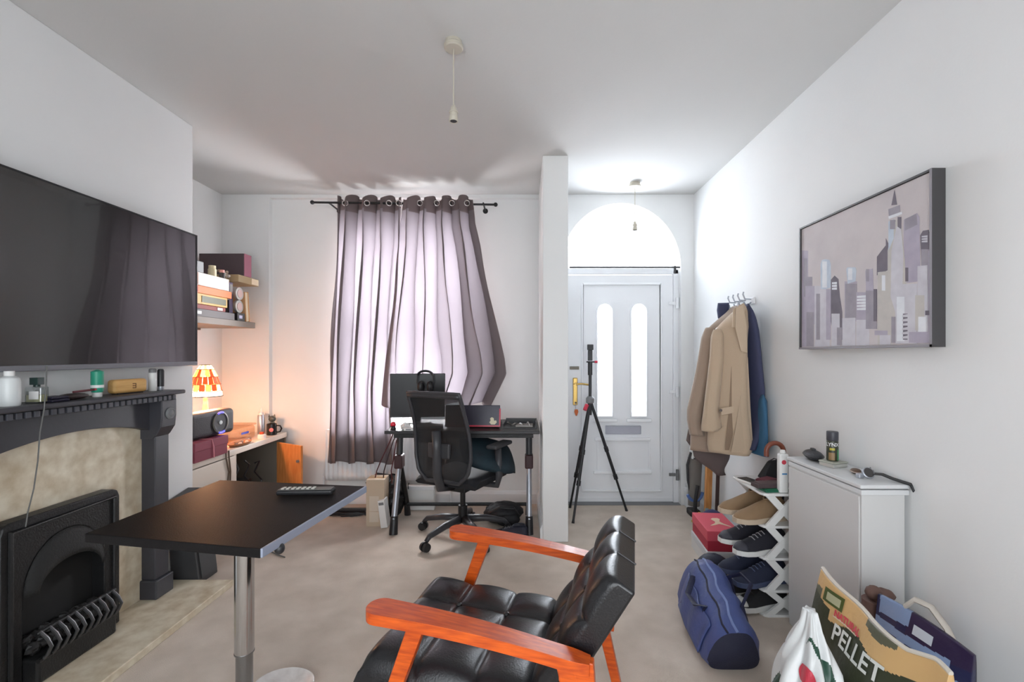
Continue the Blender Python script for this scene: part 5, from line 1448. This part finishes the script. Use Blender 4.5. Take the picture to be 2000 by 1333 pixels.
# ================================================================== SHOE RACK
rk = thing('shoe_rack', 'white plastic shoe rack with crossed side braces beyond the cabinet', 'shoe rack', (1.28, 2.40, 0))
TZ = [.595, .44, .285, .13, .012]
RX0, RX1, RY0, RY1 = 1.15, 1.362, 2.215, 2.56
for z in TZ:
    pl = [(RX1, RY0), (RX1, RY1), (RX0 + .03, RY1), (RX0, RY1 - .03), (RX0, RY0 + .03), (RX0 + .009, RY0 + .009), (RX0 + .03, RY0)]
    MB().prism(pl, lambda a, b, h: (a, b, h), z - .012, z).build('shelf', WPLAST, rk, bevel=.003)
for y in (RY0 + .004, RY1 - .016):
    for k in range(4):
        z1, z0 = TZ[k] - .012, TZ[k + 1]
        for s_ in (0, 1):
            xa, xb = RX0 + .04, RX1 - .04
            if s_: xa, xb = xb, xa
            w = .022
            MB().hexa([(xa - w, y + .001 * s_, z0), (xa + w, y + .001 * s_, z0), (xa + w, y + .012, z0), (xa - w, y + .012, z0), (xb - w, y + .001 * s_, z1), (xb + w, y + .001 * s_, z1), (xb + w, y + .012, z1), (xb - w, y + .012, z1)]).build('cross_brace', WPLAST, rk)
SH = [
    (1, 'suede loafer', mat('tan_suede', (140, 114, 86), .85, bump=(240, .2)), mat('tan_sole', (190, 172, 150), .6), None, None, 'tan suede loafer on the second tier of the shoe rack'),
    (2, 'trainer', mat('black_knit', (36, 36, 46), .8, bump=(260, .3)), WPLAST, mat('grey_lace', (150, 150, 156), .7), mat('toe_grey', (62, 62, 72), .7), 'black trainer with pale sole on the third tier of the shoe rack'),
    (3, 'canvas_shoe', mat('navy_canvas', (38, 44, 66), .8, bump=(260, .3)), mat('navy_sole', (70, 80, 110), .6), mat('navy_lace', (90, 100, 130), .7), None, 'navy canvas shoe on the fourth tier of the shoe rack'),
    (4, 'sports_shoe', mat('black_mesh_upper', (34, 34, 36), .7, bump=(260, .3)), WPLAST, BLACKP, mat('white_toe', (210, 210, 206), .6), 'black and white sports shoe on the bottom tier of the shoe rack')]
for k, nm, up, so, la, toe, lab in SH:
    for j, (y, x, rz) in enumerate(((2.295, 1.175, PI + .22), (2.43, 1.165, PI + .14))):
        t = thing(nm.replace(' ', '_'), lab + (', nearer one' if j == 0 else ', farther one'), 'shoe', (x, y, TZ[k] + .0005), rz, group='shoes on the rack')
        shoe(t, upper=up, sole=so, laces=la, toe=toe, L=.275, W=.105, Hh=.115)
# things on the rack's top tray
ZT = TZ[0] + .0005
def flat(name, label, cat, c, s_, rz, m, m2, nm2='cover'):
    t = thing(name, label, cat, c, rz)
    MB().box((-s_[0] / 2, -s_[1] / 2, 0), (s_[0] / 2, s_[1] / 2, s_[2])).build('body', m, t, world=False, bevel=.003)
    MB().box((-s_[0] / 2 * .86, -s_[1] / 2 * .86, s_[2]), (s_[0] / 2 * .86, s_[1] / 2 * .86, s_[2] + .002)).build(nm2, m2, t, world=False)
    return t
flat('notebook', 'dark green notebook lying at the front of the rack tray', 'notebook', (1.235, 2.275, ZT), (.13, .08, .012), .1, mat('dark_green', (20, 92, 66), .5), mat('green_panel', (36, 116, 84), .5))
flat('wallet', 'long dark brown wallet laid on the green notebook', 'wallet', (1.225, 2.285, ZT + .0145), (.17, .06, .022), .12, mat('umber_leather', (74, 60, 62), .5), mat('umber_panel', (92, 74, 74), .5))
flat('phone', 'black phone with white case at far left of rack tray', 'phone', (1.185, 2.41, ZT), (.07, .13, .012), .3, WPLAST, BLACKP, 'screen')
flat('card_case', 'small dark red case in the middle of the rack tray', 'case', (1.255, 2.375, ZT), (.10, .06, .030), .5, mat('wine_leather', (86, 36, 48), .5), mat('wine_panel', (110, 50, 60), .5))
t = thing('remote_wand', 'pale lilac plastic wand slanting across the rack tray', 'wand', (1.31, 2.33, ZT))
MB().tube([(-.09, .055, .010), (0, 0, .02), (.06, -.04, .014)], .010, 10).build('body', mat('pale_lilac', (196, 194, 210), .4), t, world=False, smooth=True)
MB().ell((-.095, .058, .010), (.014, .014, .010), 12, 8).build('tip', WPLAST, t, world=False, smooth='all')
t = thing('upright_bottle', 'white upright bottle with red dot behind the shoe cabinet corner', 'bottle', (1.26, 2.238, ZT))
MB().box((-.022, -.016, 0), (.022, .016, .19)).build('body', WPLAST, t, world=False, bevel=.008, seg=3)
MB().cyl((-.003, -.0165, .15), (-.003, -.0172, .15), .011, n=14).build('red_dot', RED, t, world=False)
MB().box((-.012, -.0168, .09), (.012, -.0162, .097)).build('blue_line', mat('blue_line', (70, 130, 180), .5), t, world=False)
MB().lathe([(.012, .19), (.014, .194), (.010, .206), (0, .208)], (0, 0, 0), 14).build('cap', WPLAST, t, world=False, smooth=True)
t = thing('black_pouch', 'small black pointed pouch behind the white upright bottle', 'pouch', (1.33, 2.50, ZT))
MB().add([(-.05, -.03, 0), (.05, -.03, 0), (.05, .03, 0), (-.05, .03, 0), (.0, -.015, .09), (.05, -.012, .10), (.05, .012, .10), (.0, .015, .09)], [(0, 3, 2, 1), (4, 5, 6, 7), (0, 1, 5, 4), (1, 2, 6, 5), (2, 3, 7, 6), (3, 0, 4, 7)]).build('body', mat('black_cloth', (30, 30, 34), .7), t, world=False, bevel=.008)
MB().tube([(0, 0, .09), (.02, -.02, .11), (.05, 0, .10)], .003, 6).build('cord', BLACKP, t, world=False)
# umbrella with wooden crook handle
ub = thing('umbrella', 'closed umbrella with brown wooden crook handle against the wall', 'umbrella', (1.415, 2.60, 0))
hx0, hy0 = 1.395, 2.47
rr_ = .046
crook = [(hx0, hy0, .60), (hx0, hy0, .745)] + [(hx0 - rr_ + rr_ * math.cos(PI * i / 14), hy0, .745 + rr_ * math.sin(PI * i / 14)) for i in range(1, 15)] + [(hx0 - 2 * rr_, hy0, .72)]
MB().tube(crook, .0125, 10).build('handle', mat('umbrella_wood', (132, 72, 54), .35, coat=.2), ub, smooth=True)
MB().lathe([(.006, .02), (.018, .08), (.026, .45), (.012, .60)], (hx0 + .0, hy0 + .12, 0), 12)
fold = MB().tube([(hx0, hy0, .60), (hx0 + .004, hy0 + .05, .45), (hx0 + .004, hy0 + .10, .06)], .02, 10, rads=[.012, .022, .008])
# keep the folded canopy behind the rack, clear of the wall
fold.build('canopy', mat('umbrella_cloth', (38, 38, 46), .7), ub, smooth=True)
MB().cyl((hx0 + .004, hy0 + .10, .06), (hx0 + .004, hy0 + .104, 0), .005, .003, n=8).build('tip', SILVER, ub)
ub_fix = [o for o in ub.children]

# ================================================================== SHOE BOXES
t = thing('shoe_box', 'plain white shoe box under the red lidded one', 'box', (1.0, 2.86, 0))
R_ = Matrix.Translation((1.20, 2.865, 0)) @ Matrix.Rotation(math.radians(-5), 4, 'Z')
INV[t.name] = R_.inverted(); t.matrix_world = R_; t.location = R_.translation; t.rotation_euler = (0, 0, math.radians(-5))
MB().box((-.105, -.165, 0), (.095, .165, .085)).build('base', WHITECARD, t, world=False, bevel=.002)
MB().box((-.108, -.168, .065), (.098, .168, .105)).build('lid', mat('white_lid', (214, 214, 216), .55), t, world=False, bevel=.003)
t = thing('shoe_box', 'red shoe box with cream leaping logo on its lid', 'box', (1.195, 2.865, .1055), math.radians(-5))
MB().box((-.095, -.16, 0), (.09, .16, .08)).build('base', mat('crimson_card', (176, 40, 62), .6), t, world=False, bevel=.002)
lid = MB().box((-.098, -.163, .06), (.093, .163, .120)).build('lid', mat('coral_card', (216, 84, 100), .6), t, world=False, bevel=.003)
lg = [(-.052, -.075), (-.050, -.068), (-.012, -.030), (-.004, .0), (-.018, .040), (.0, .060), (.030, .062), (.040, .045), (.034, .030), (.024, .0), (.040, -.040), (.068, -.078), (.064, -.084), (.026, -.052), (.008, -.042), (-.02, -.060)]
MB().prism(lg, lambda a, b, h: (a, b, h), .1201, .1212).build('leaping_logo', mat('cream_print', (232, 206, 176), .6), lid, world=False)
# folded umbrella / cap behind the red box
t = thing('folded_cap', 'dark navy cap tucked between the red box and shoe rack', 'cap', (1.30, 3.10, 0))
MB().ell((1.27, 3.10, .10), (.10, .08, .12), 18, 12).build('crown', NAVY, t, smooth='all')
MB().ell((1.20, 3.08, .05), (.07, .06, .010), 16, 6).build('peak', NAVY, t, smooth='all')

# ================================================================== HOLDALL
bg_ = thing('holdall', 'navy blue zipped holdall bag with dark end standing on the carpet', 'bag', (.84, 2.06, 0), 0)
def bagp(u, a):
    """u along the bag 0 near .. 1 far, a round the section"""
    y = 1.835 + (2.30 - 1.835) * u
    h = lerp_tab([(0, .165), (.15, .20), (.5, .24), (.8, .275), (1, .25)], u)
    xc = lerp_tab([(0, .842), (1, .885)], u); w = lerp_tab([(0, .105), (.1, .125), (.5, .135), (.9, .125), (1, .11)], u)
    ang = 2 * PI * a
    ca, sa = math.cos(ang), math.sin(ang)
    e = .45
    xx = w * (abs(ca) ** e) * (1 if ca >= 0 else -1)
    zz = (abs(sa) ** e) * (1 if sa >= 0 else -1)
    zt = h / 2 * (1 + zz)
    pin = 1 - .55 * (zt / h) ** 2.2      # narrows to the zip
    dent = .007 * math.sin(6 * u * PI + 3 * a * PI) * (1 if zz > -.5 else 0)
    return Vector((xc + xx * pin + dent, y + .03 * (1 - zt / h) * (1 if u < .5 else 1) - .015, zt))
N = 40
m = MB(); m.grid(N, 30, lambda a, u: bagp(u, a), closed_u=True)
k0 = [bagp(0, i / N) for i in range(N)]; k1 = [bagp(1, i / N) for i in range(N)]
BAGC = mat('holdall_nylon', (66, 80, 132), .5, bump=(40, .35)); BAGD = mat('holdall_end', (34, 36, 58), .7, bump=(200, .3))
m.build('body', BAGC, bg_, smooth='all')
def cap(ring, yoff):
    c_ = sum(ring, Vector()) / len(ring); c_.y += yoff
    b = MB(); vs = []
    n_ = len(ring)
    for s_ in (1.0, .8, .5, .2):
        vs += [c_ * (1 - s_) + p * s_ + Vector((0, yoff * (1 - s_) * .4, 0)) for p in ring]
    fs = [(k * n_ + i, k * n_ + (i + 1) % n_, (k + 1) * n_ + (i + 1) % n_, (k + 1) * n_ + i) for k in range(3) for i in range(n_)] + [tuple(range(3 * n_, 4 * n_))]
    return b.add(vs, fs)
cap(k0, -.025).build('end_panel', BAGD, bg_, smooth='all')
cap(k1, .025).build('end_panel', BAGD, bg_, smooth='all')
MB().tube([bagp(u / 14, .25) + Vector((0, 0, .002)) for u in range(0, 15)], .006, 8, flat=.6).build('zip', mat('pale_blue_zip', (112, 130, 178), .5), bg_, smooth=True)
MB().tube([bagp(u / 14, .32) + Vector((0, 0, .003)) for u in range(0, 15)], .004, 8).build('piping', BAGD, bg_, smooth=True)
STR = mat('holdall_strap', (28, 32, 60), .6, bump=(200, .3))
for sgn, aa in ((-1, .40), (1, .10)):
    p0, p1 = bagp(.30, aa), bagp(.68, aa)
    midp = (p0 + p1) / 2 + Vector((sgn * .05, -.02, -.03 if sgn < 0 else .06))
    MB().tube([bagp(.30, .5 if sgn < 0 else 0.0) + Vector((sgn * .003, 0, -.03)), p0 + Vector((sgn * .008, 0, 0)), midp + Vector((0, -.04, 0)), midp + Vector((0, .05, 0)), p1 + Vector((sgn * .008, 0, 0)), bagp(.68, .5 if sgn < 0 else 0.0) + Vector((sgn * .003, 0, -.03))], .013, 8, flat=.45).build('handle', STR, bg_, smooth=True)
pk = MB(); pk.grid(16, 8, lambda u, v: bagp(.12 + .7 * u, .56 - .12 * v) + Vector((-.006, 0, .0)))
pk.build('side_pocket', BAGC, bg_, smooth='all', solid=.004)
# small backpack between holdall and rack
t = thing('rucksack', 'dark blue rucksack slumped between holdall and shoe rack', 'rucksack', (1.04, 2.60, 0))
MB().ell((1.07, 2.60, .07), (.09, .07, .07), 20, 14, jit=.03, seed=9).build('body', mat('ink_nylon', (40, 44, 62), .6, bump=(50, .4)), t, smooth='all')
MB().tube([(1.01, 2.545, .12), (.985, 2.53, .09), (.99, 2.53, .03)], .014, 8, flat=.4).build('strap', mat('strap_grey', (86, 90, 110), .6), t, smooth=True)
MB().ell((1.05, 2.55, .05), (.05, .03, .045), 14, 10).build('front_pocket', MATS['ink_nylon'], t, smooth='all')

# ================================================================== BAGS IN THE CORNER
pb = thing('pellet_bag', 'tan and dark green plastic sack lettered PELLET in the corner', 'sack', (1.0, 1.28, 0))
PT, PH = .56, .56
def pface(y, z):
    q = z / PH
    bulge = .05 * math.sin(PI * min(1, max(0, q))) * math.sin(PI * min(1, max(0, (y - 1.04) / .47)))
    return Vector((.865 + .105 * q - bulge * .6 + .006 * math.sin(26 * y + 9 * z), y, z))
tanm = mat('sack_tan', (206, 168, 116), .32, bump=(18, .35)); oli = mat('sack_olive', (92, 92, 74), .32, bump=(18, .35)); dg_ = mat('sack_green', (58, 62, 46), .32, bump=(18, .35))
def topz(y): return lerp_tab([(1.05, .535), (1.09, .542), (1.155, .522), (1.274, .528), (1.40, .546), (1.505, .565)], y)
m = MB()
NY, NZ = 220, 150
def pf(u, v):
    y = 1.05 + .455 * u; z = topz(y) * v
    return pface(y, z)
m.grid(NY, NZ, pf)
def pr(u, v):
    y = 1.05 + .455 * u; z = topz(y) * v
    p = pface(y, z); q = v
    return p + Vector((.012 + .15 * (1 - q) ** .7 * (math.sin(PI * (.08 + .84 * u)) ** .4), 0, 0))
m.grid(NY, 20, pr)
def seamg(fa, fb): return lambda a, b: fa(a).lerp(fb(a), b)
m.grid(20, 4, seamg(lambda a: pf(0, a), lambda a: pr(0, a))); m.grid(20, 4, seamg(lambda a: pf(1, a), lambda a: pr(1, a)))
m.grid(NY, 2, seamg(lambda a: pf(a, 1), lambda a: pr(a, 1))); m.grid(NY, 2, seamg(lambda a: pf(a, 0), lambda a: pr(a, 0)))
po = m.build('sack', [tanm, oli, dg_], pb, smooth='all')
for pl in po.data.polygons:
    c_ = pl.center + Vector(pb.location)
    y, z = c_.y, c_.z
    lim = .462 + .012 * math.sin(30 * y) + (.03 if y > 1.42 else 0)
    if z < lim: pl.material_index = 2 if z > .33 else 1
    elif z > .50 and 1.175 < y < 1.285 and z > .498 + .25 * abs(y - 1.23): pl.material_index = 1
    elif y > 1.47 and z < .52: pl.material_index = 1
MB().tube([pf(i / 40, 1) + Vector((.006, 0, .004)) for i in range(41)], .006, 6).build('top_seam', mat('seam_clear', (206, 198, 186), .3), pb, smooth=True)
def on_face(vs, yc, zc, lift=.003):
    out = []
    for v in vs:
        y = yc - v.x; z = zc + v.y
        out.append(pface(y, z) + Vector((-lift, 0, .0)))
    return out
for txt, sz, yc, zc, m_ in (('PELLET', .066, 1.29, .432, mat('sack_letters', (214, 216, 210), .4)), ('NATURAL', .024, 1.345, .482, mat('sack_red_letters', (200, 72, 84), .4))):
    vs, fs = text_mesh(txt, sz, .0012)
    MB().add(on_face(vs, yc, zc, .0035), fs).build('lettering', m_, pb, fix=False)
def patch(y0, y1, z0, z1, m_, lift, nm):
    MB().grid(8, 8, lambda u, v: pface(y0 + (y1 - y0) * u, z0 + (z1 - z0) * v) + Vector((-lift, 0, 0))).build(nm, m_, pb, fix=False)
patch(1.375, 1.455, .495, .535, mat('label_green', (70, 84, 40), .4), .003, 'green_label')
patch(1.385, 1.440, .503, .526, mat('label_inset', (170, 170, 138), .4), .0042, 'label_inset')
patch(1.300, 1.402, .470, .474, mat('label_rule', (214, 196, 170), .4), .003, 'label_rule')
# white carrier bag
wb = thing('carrier_bag', 'crumpled white carrier bag with green edge before the pellet sack', 'bag', (.80, 1.28, 0))
WB = mat('carrier_white', (214, 216, 216), .3, bump=(14, .5)); 
m = MB()
def wbp(u, v):
    an = 2 * PI * u
    r = lerp_tab([(0, .085), (.2, .105), (.5, .10), (.75, .075), (.92, .03), (1, .018)], v)
    k = 1 + .16 * math.sin(5 * an + 7 * v) * (.3 + v) + .08 * math.sin(11 * an - 13 * v)
    return Vector((.752 + .085 * v + r * .75 * k * math.cos(an), 1.285 + .06 * v * v + r * 1.1 * k * math.sin(an), .002 + .52 * v))
m.grid(192, 120, wbp, closed_u=True)
m.add([wbp(i / 192, 0) for i in range(192)], [tuple(range(192))])
m.add([wbp(i / 192, 1) for i in range(192)], [tuple(range(192))])
wo = m.build('body', [WB, mat('carrier_green', (40, 74, 60), .35)], wb, smooth='all')
for pl in wo.data.polygons:
    c_ = pl.center + Vector(wb.location)
    an = math.atan2(c_.y - 1.285 - .02, c_.x - .80)
    if abs(an - 2.4) < .35 and c_.z < .33: pl.material_index = 1
    if abs(an + 1.1) < .22 and c_.z > .16: pl.material_index = 1
ov = MB(); cpt = None
ov.grid(8, 8, lambda a, b: wbp((.62 + .055 * ((a - .5) * 2) * math.sqrt(max(0, 1 - ((b - .5) * 2) ** 2))), .74 + .09 * (b - .5)) + Vector((-.004, -.005, 0)))
ov.build('red_oval', mat('carrier_red', (196, 62, 78), .4), wb, fix=False)
# blue sack against the wall
bs = thing('blue_sack', 'dark blue and white printed sack leaning on the right wall', 'sack', (1.27, 1.42, 0))
DB = mat('sack_navy', (34, 36, 72), .35, bump=(16, .4)); LB = mat('sack_pale_blue', (128, 146, 180), .35, bump=(16, .4)); PB = mat('sack_violet', (48, 36, 66), .35, bump=(16, .4))
A_, B_ = Vector((1.165, 1.54, 0)), Vector((1.25, 1.30, 0))
dn = (B_ - A_); nb = Vector((dn.y, -dn.x, 0)).normalized()   # towards room/camera
if nb.x > 0: nb = -nb
def bsf(u, v):
    zt = .465 - .05 * u ** 2
    p = A_.lerp(B_, u) + Vector((0, 0, zt * v))
    q = math.sin(PI * min(1, v * .9 + .1)) * math.sin(PI * (.05 + .9 * u))
    return p + nb * (.05 * q + .02 * (1 - v)) + Vector((.02 * v, 0, 0))
def bsr(u, v): 
    p = bsf(u, v)
    return p - nb * (.012 + .085 * (1 - v) ** .7 * math.sin(PI * (.1 + .8 * u)) ** .4)
m = MB(); m.grid(160, 160, bsf); m.grid(160, 20, bsr)
m.grid(20, 3, seamg(lambda a: bsf(0, a), lambda a: bsr(0, a))); m.grid(20, 3, seamg(lambda a: bsf(1, a), lambda a: bsr(1, a)))
m.grid(160, 2, seamg(lambda a: bsf(a, 1), lambda a: bsr(a, 1))); m.grid(160, 2, seamg(lambda a: bsf(a, 0), lambda a: bsr(a, 0)))
bo_ = m.build('sack', [DB, LB, PB], bs, smooth='all')
for pl in bo_.data.polygons:
    c_ = pl.center + Vector(bs.location)
    u = (c_ - A_).dot(dn) / dn.length_squared; v = c_.z / .46
    if v > .90 and .06 < u < .42: pl.material_index = 1
    elif abs(v - (.845 - .06 * u)) < .028 and u < .85: pl.material_index = 1
    elif u > .4 and v > .80: pl.material_index = 2
    elif u > .85 and .60 < v < .72: pl.material_index = 1
bl = MB(); bl.grid(10, 6, lambda a, b: bsf(.45 + .2 * a, .885 + .06 * b) + nb * .003)
bl.build('white_print', mat('sack_white_print', (190, 194, 204), .4), bs, fix=False)
MB().tube([bsf(.28, 1) + Vector((.012, 0, .0)), bsf(.36, 1) + Vector((.02, 0, .035)), bsf(.5, 1) + Vector((.03, 0, .035)), bsf(.66, 1) + Vector((.03, 0, .0)), bsf(.8, 1) + Vector((.02, 0, -.04))], .014, 8, flat=.5).build('white_strap', mat('strap_white', (190, 182, 172), .6), bs, smooth=True)
t = thing('fabric_bundle', 'brown fabric bundle poking up behind the blue sack', 'bundle', (1.215, 1.59, 0))
MB().tube([(1.215, 1.59, 0), (1.215, 1.59, .2), (1.215, 1.59, .42)], .04, 12, rads=[.035, .045, .04]).build('body', mat('brown_cloth', (104, 78, 70), .8), t, smooth=True)
MB().ell((1.205, 1.585, .448), (.028, .022, .022), 14, 10, jit=.05, seed=2).ell((1.235, 1.59, .435), (.045, .028, .024), 14, 10, jit=.05, seed=3).build('folds', MATS['brown_cloth'], t, smooth='all')
t = thing('tangerine', 'small orange fruit on the carpet by the white cabinet foot', 'fruit', (1.172, 1.99, 0))
MB().ell((0, 0, .024), (.026, .026, .024), 18, 12).build('fruit', mat('orange_peel', (214, 104, 66), .45, bump=(200, .2)), t, world=False, smooth='all')
MB().cyl((-.012, -.02, .03), (-.014, -.0225, .031), .004, n=8).build('stalk', mat('stalk', (130, 60, 40), .7), t, world=False)

# ================================================================== THINGS BESIDE THE DOOR
t = thing('light_switch', 'white framed switch plate on the wall beside the door hinges', 'switch', (XR, 3.70, ZZ(848, 3.75)))
z0, z1 = ZZ(866, 3.6), ZZ(832, 3.6)
MB().box((XR - .012, 3.58, z0), (XR - .0, 3.72, z1)).build('back_box', WPLAST, t, bevel=.003)
frame_rect(MB(), 0, 0, 0, 0, 0, 0, 0)
MB().box((XR - .018, 3.60, z0 + .02), (XR - .012, 3.70, z1 - .02)).build('plate', GLOSSW, t, bevel=.003)
MB().box((XR - .024, 3.635, z0 + .05), (XR - .018, 3.665, z1 - .05)).build('rocker', MIDGREY, t)
t = thing('wooden_board', 'tall pale wooden board leaning behind the hanging coats', 'board', (1.36, 3.36, 0))
MB().hexa([(1.34, 3.40, 0), (1.385, 3.40, 0), (1.385, 3.43, 0), (1.34, 3.43, 0), (1.37, 3.40, .95), (1.415, 3.40, .95), (1.415, 3.43, .95), (1.37, 3.43, .95)]).build('plank', GOLDEN, t, bevel=.002)
MB().box((1.341, 3.398, .05), (1.366, 3.40, .13)).build('sticker', mat('pale_blue_label', (176, 200, 210), .5), t)
t = thing('dark_pole', 'dark wooden pole leaning beside the pale board', 'pole', (1.39, 3.30, 0))
MB().tube([(1.385, 3.31, 0), (1.415, 3.31, .9)], .013, 10).build('shaft', mat('dark_wood_pole', (62, 40, 36), .5), t, smooth=True)
MB().cyl((1.385, 3.31, 0), (1.386, 3.31, .03), .016, n=10).build('ferrule', BLACKP, t)
t = thing('hand_vacuum', 'grey and white upright vacuum with blue ring beside the door', 'vacuum', (1.34, 3.62, 0))
MB().tube([(1.34, 3.62, .08), (1.35, 3.62, .45)], .05, 14, rads=[.045, .055]).build('dust_bin', mat('smoke_plastic', (120, 116, 112), .3), t, smooth=True)
MB().hexa([(1.305, 3.585, .36), (1.375, 3.585, .33), (1.375, 3.66, .33), (1.305, 3.66, .36), (1.32, 3.59, .60), (1.38, 3.59, .62), (1.38, 3.655, .62), (1.32, 3.655, .60)]).build('motor_housing', WPLAST, t, bevel=.012)
MB().cyl((1.335, 3.584, .45), (1.335, 3.578, .45), .012, n=12).build('switch', DKGREY, t)
MB().tube([(1.335 + .06 * math.cos(math.radians(200 + 14 * i)), 3.585, .20 + .075 * math.sin(math.radians(200 + 14 * i))) for i in range(12)], .012, 8).build('blue_ring', mat('ring_blue', (84, 116, 180), .4), t, smooth=True)
MB().tube([(1.31, 3.60, .50), (1.285, 3.61, .40), (1.29, 3.61, .28), (1.31, 3.61, .18)], .010, 8).build('handle', DKGREY, t, smooth=True)
MB().box((1.30, 3.57, 0), (1.38, 3.68, .05)).build('floor_head', BLACKP, t, bevel=.012)
MB().ell((1.345, 3.61, .64), (.018, .018, .015), 12, 8).build('release_button', mat('lime', (196, 190, 80), .4), t, smooth='all')
t = thing('hand_tool', 'black tool with bright yellow foot by the door skirting', 'tool', (1.29, 3.45, 0))
MB().tube([(1.285, 3.45, .03), (1.29, 3.455, .16), (1.31, 3.46, .28)], .014, 10).build('shaft', BLACKP, t, smooth=True)
MB().tube([(1.265, 3.44, .014), (1.285, 3.45, .03), (1.31, 3.44, .05), (1.315, 3.43, .085)], .014, 10).build('foot', mat('tool_yellow', (206, 206, 60), .45), t, smooth=True)
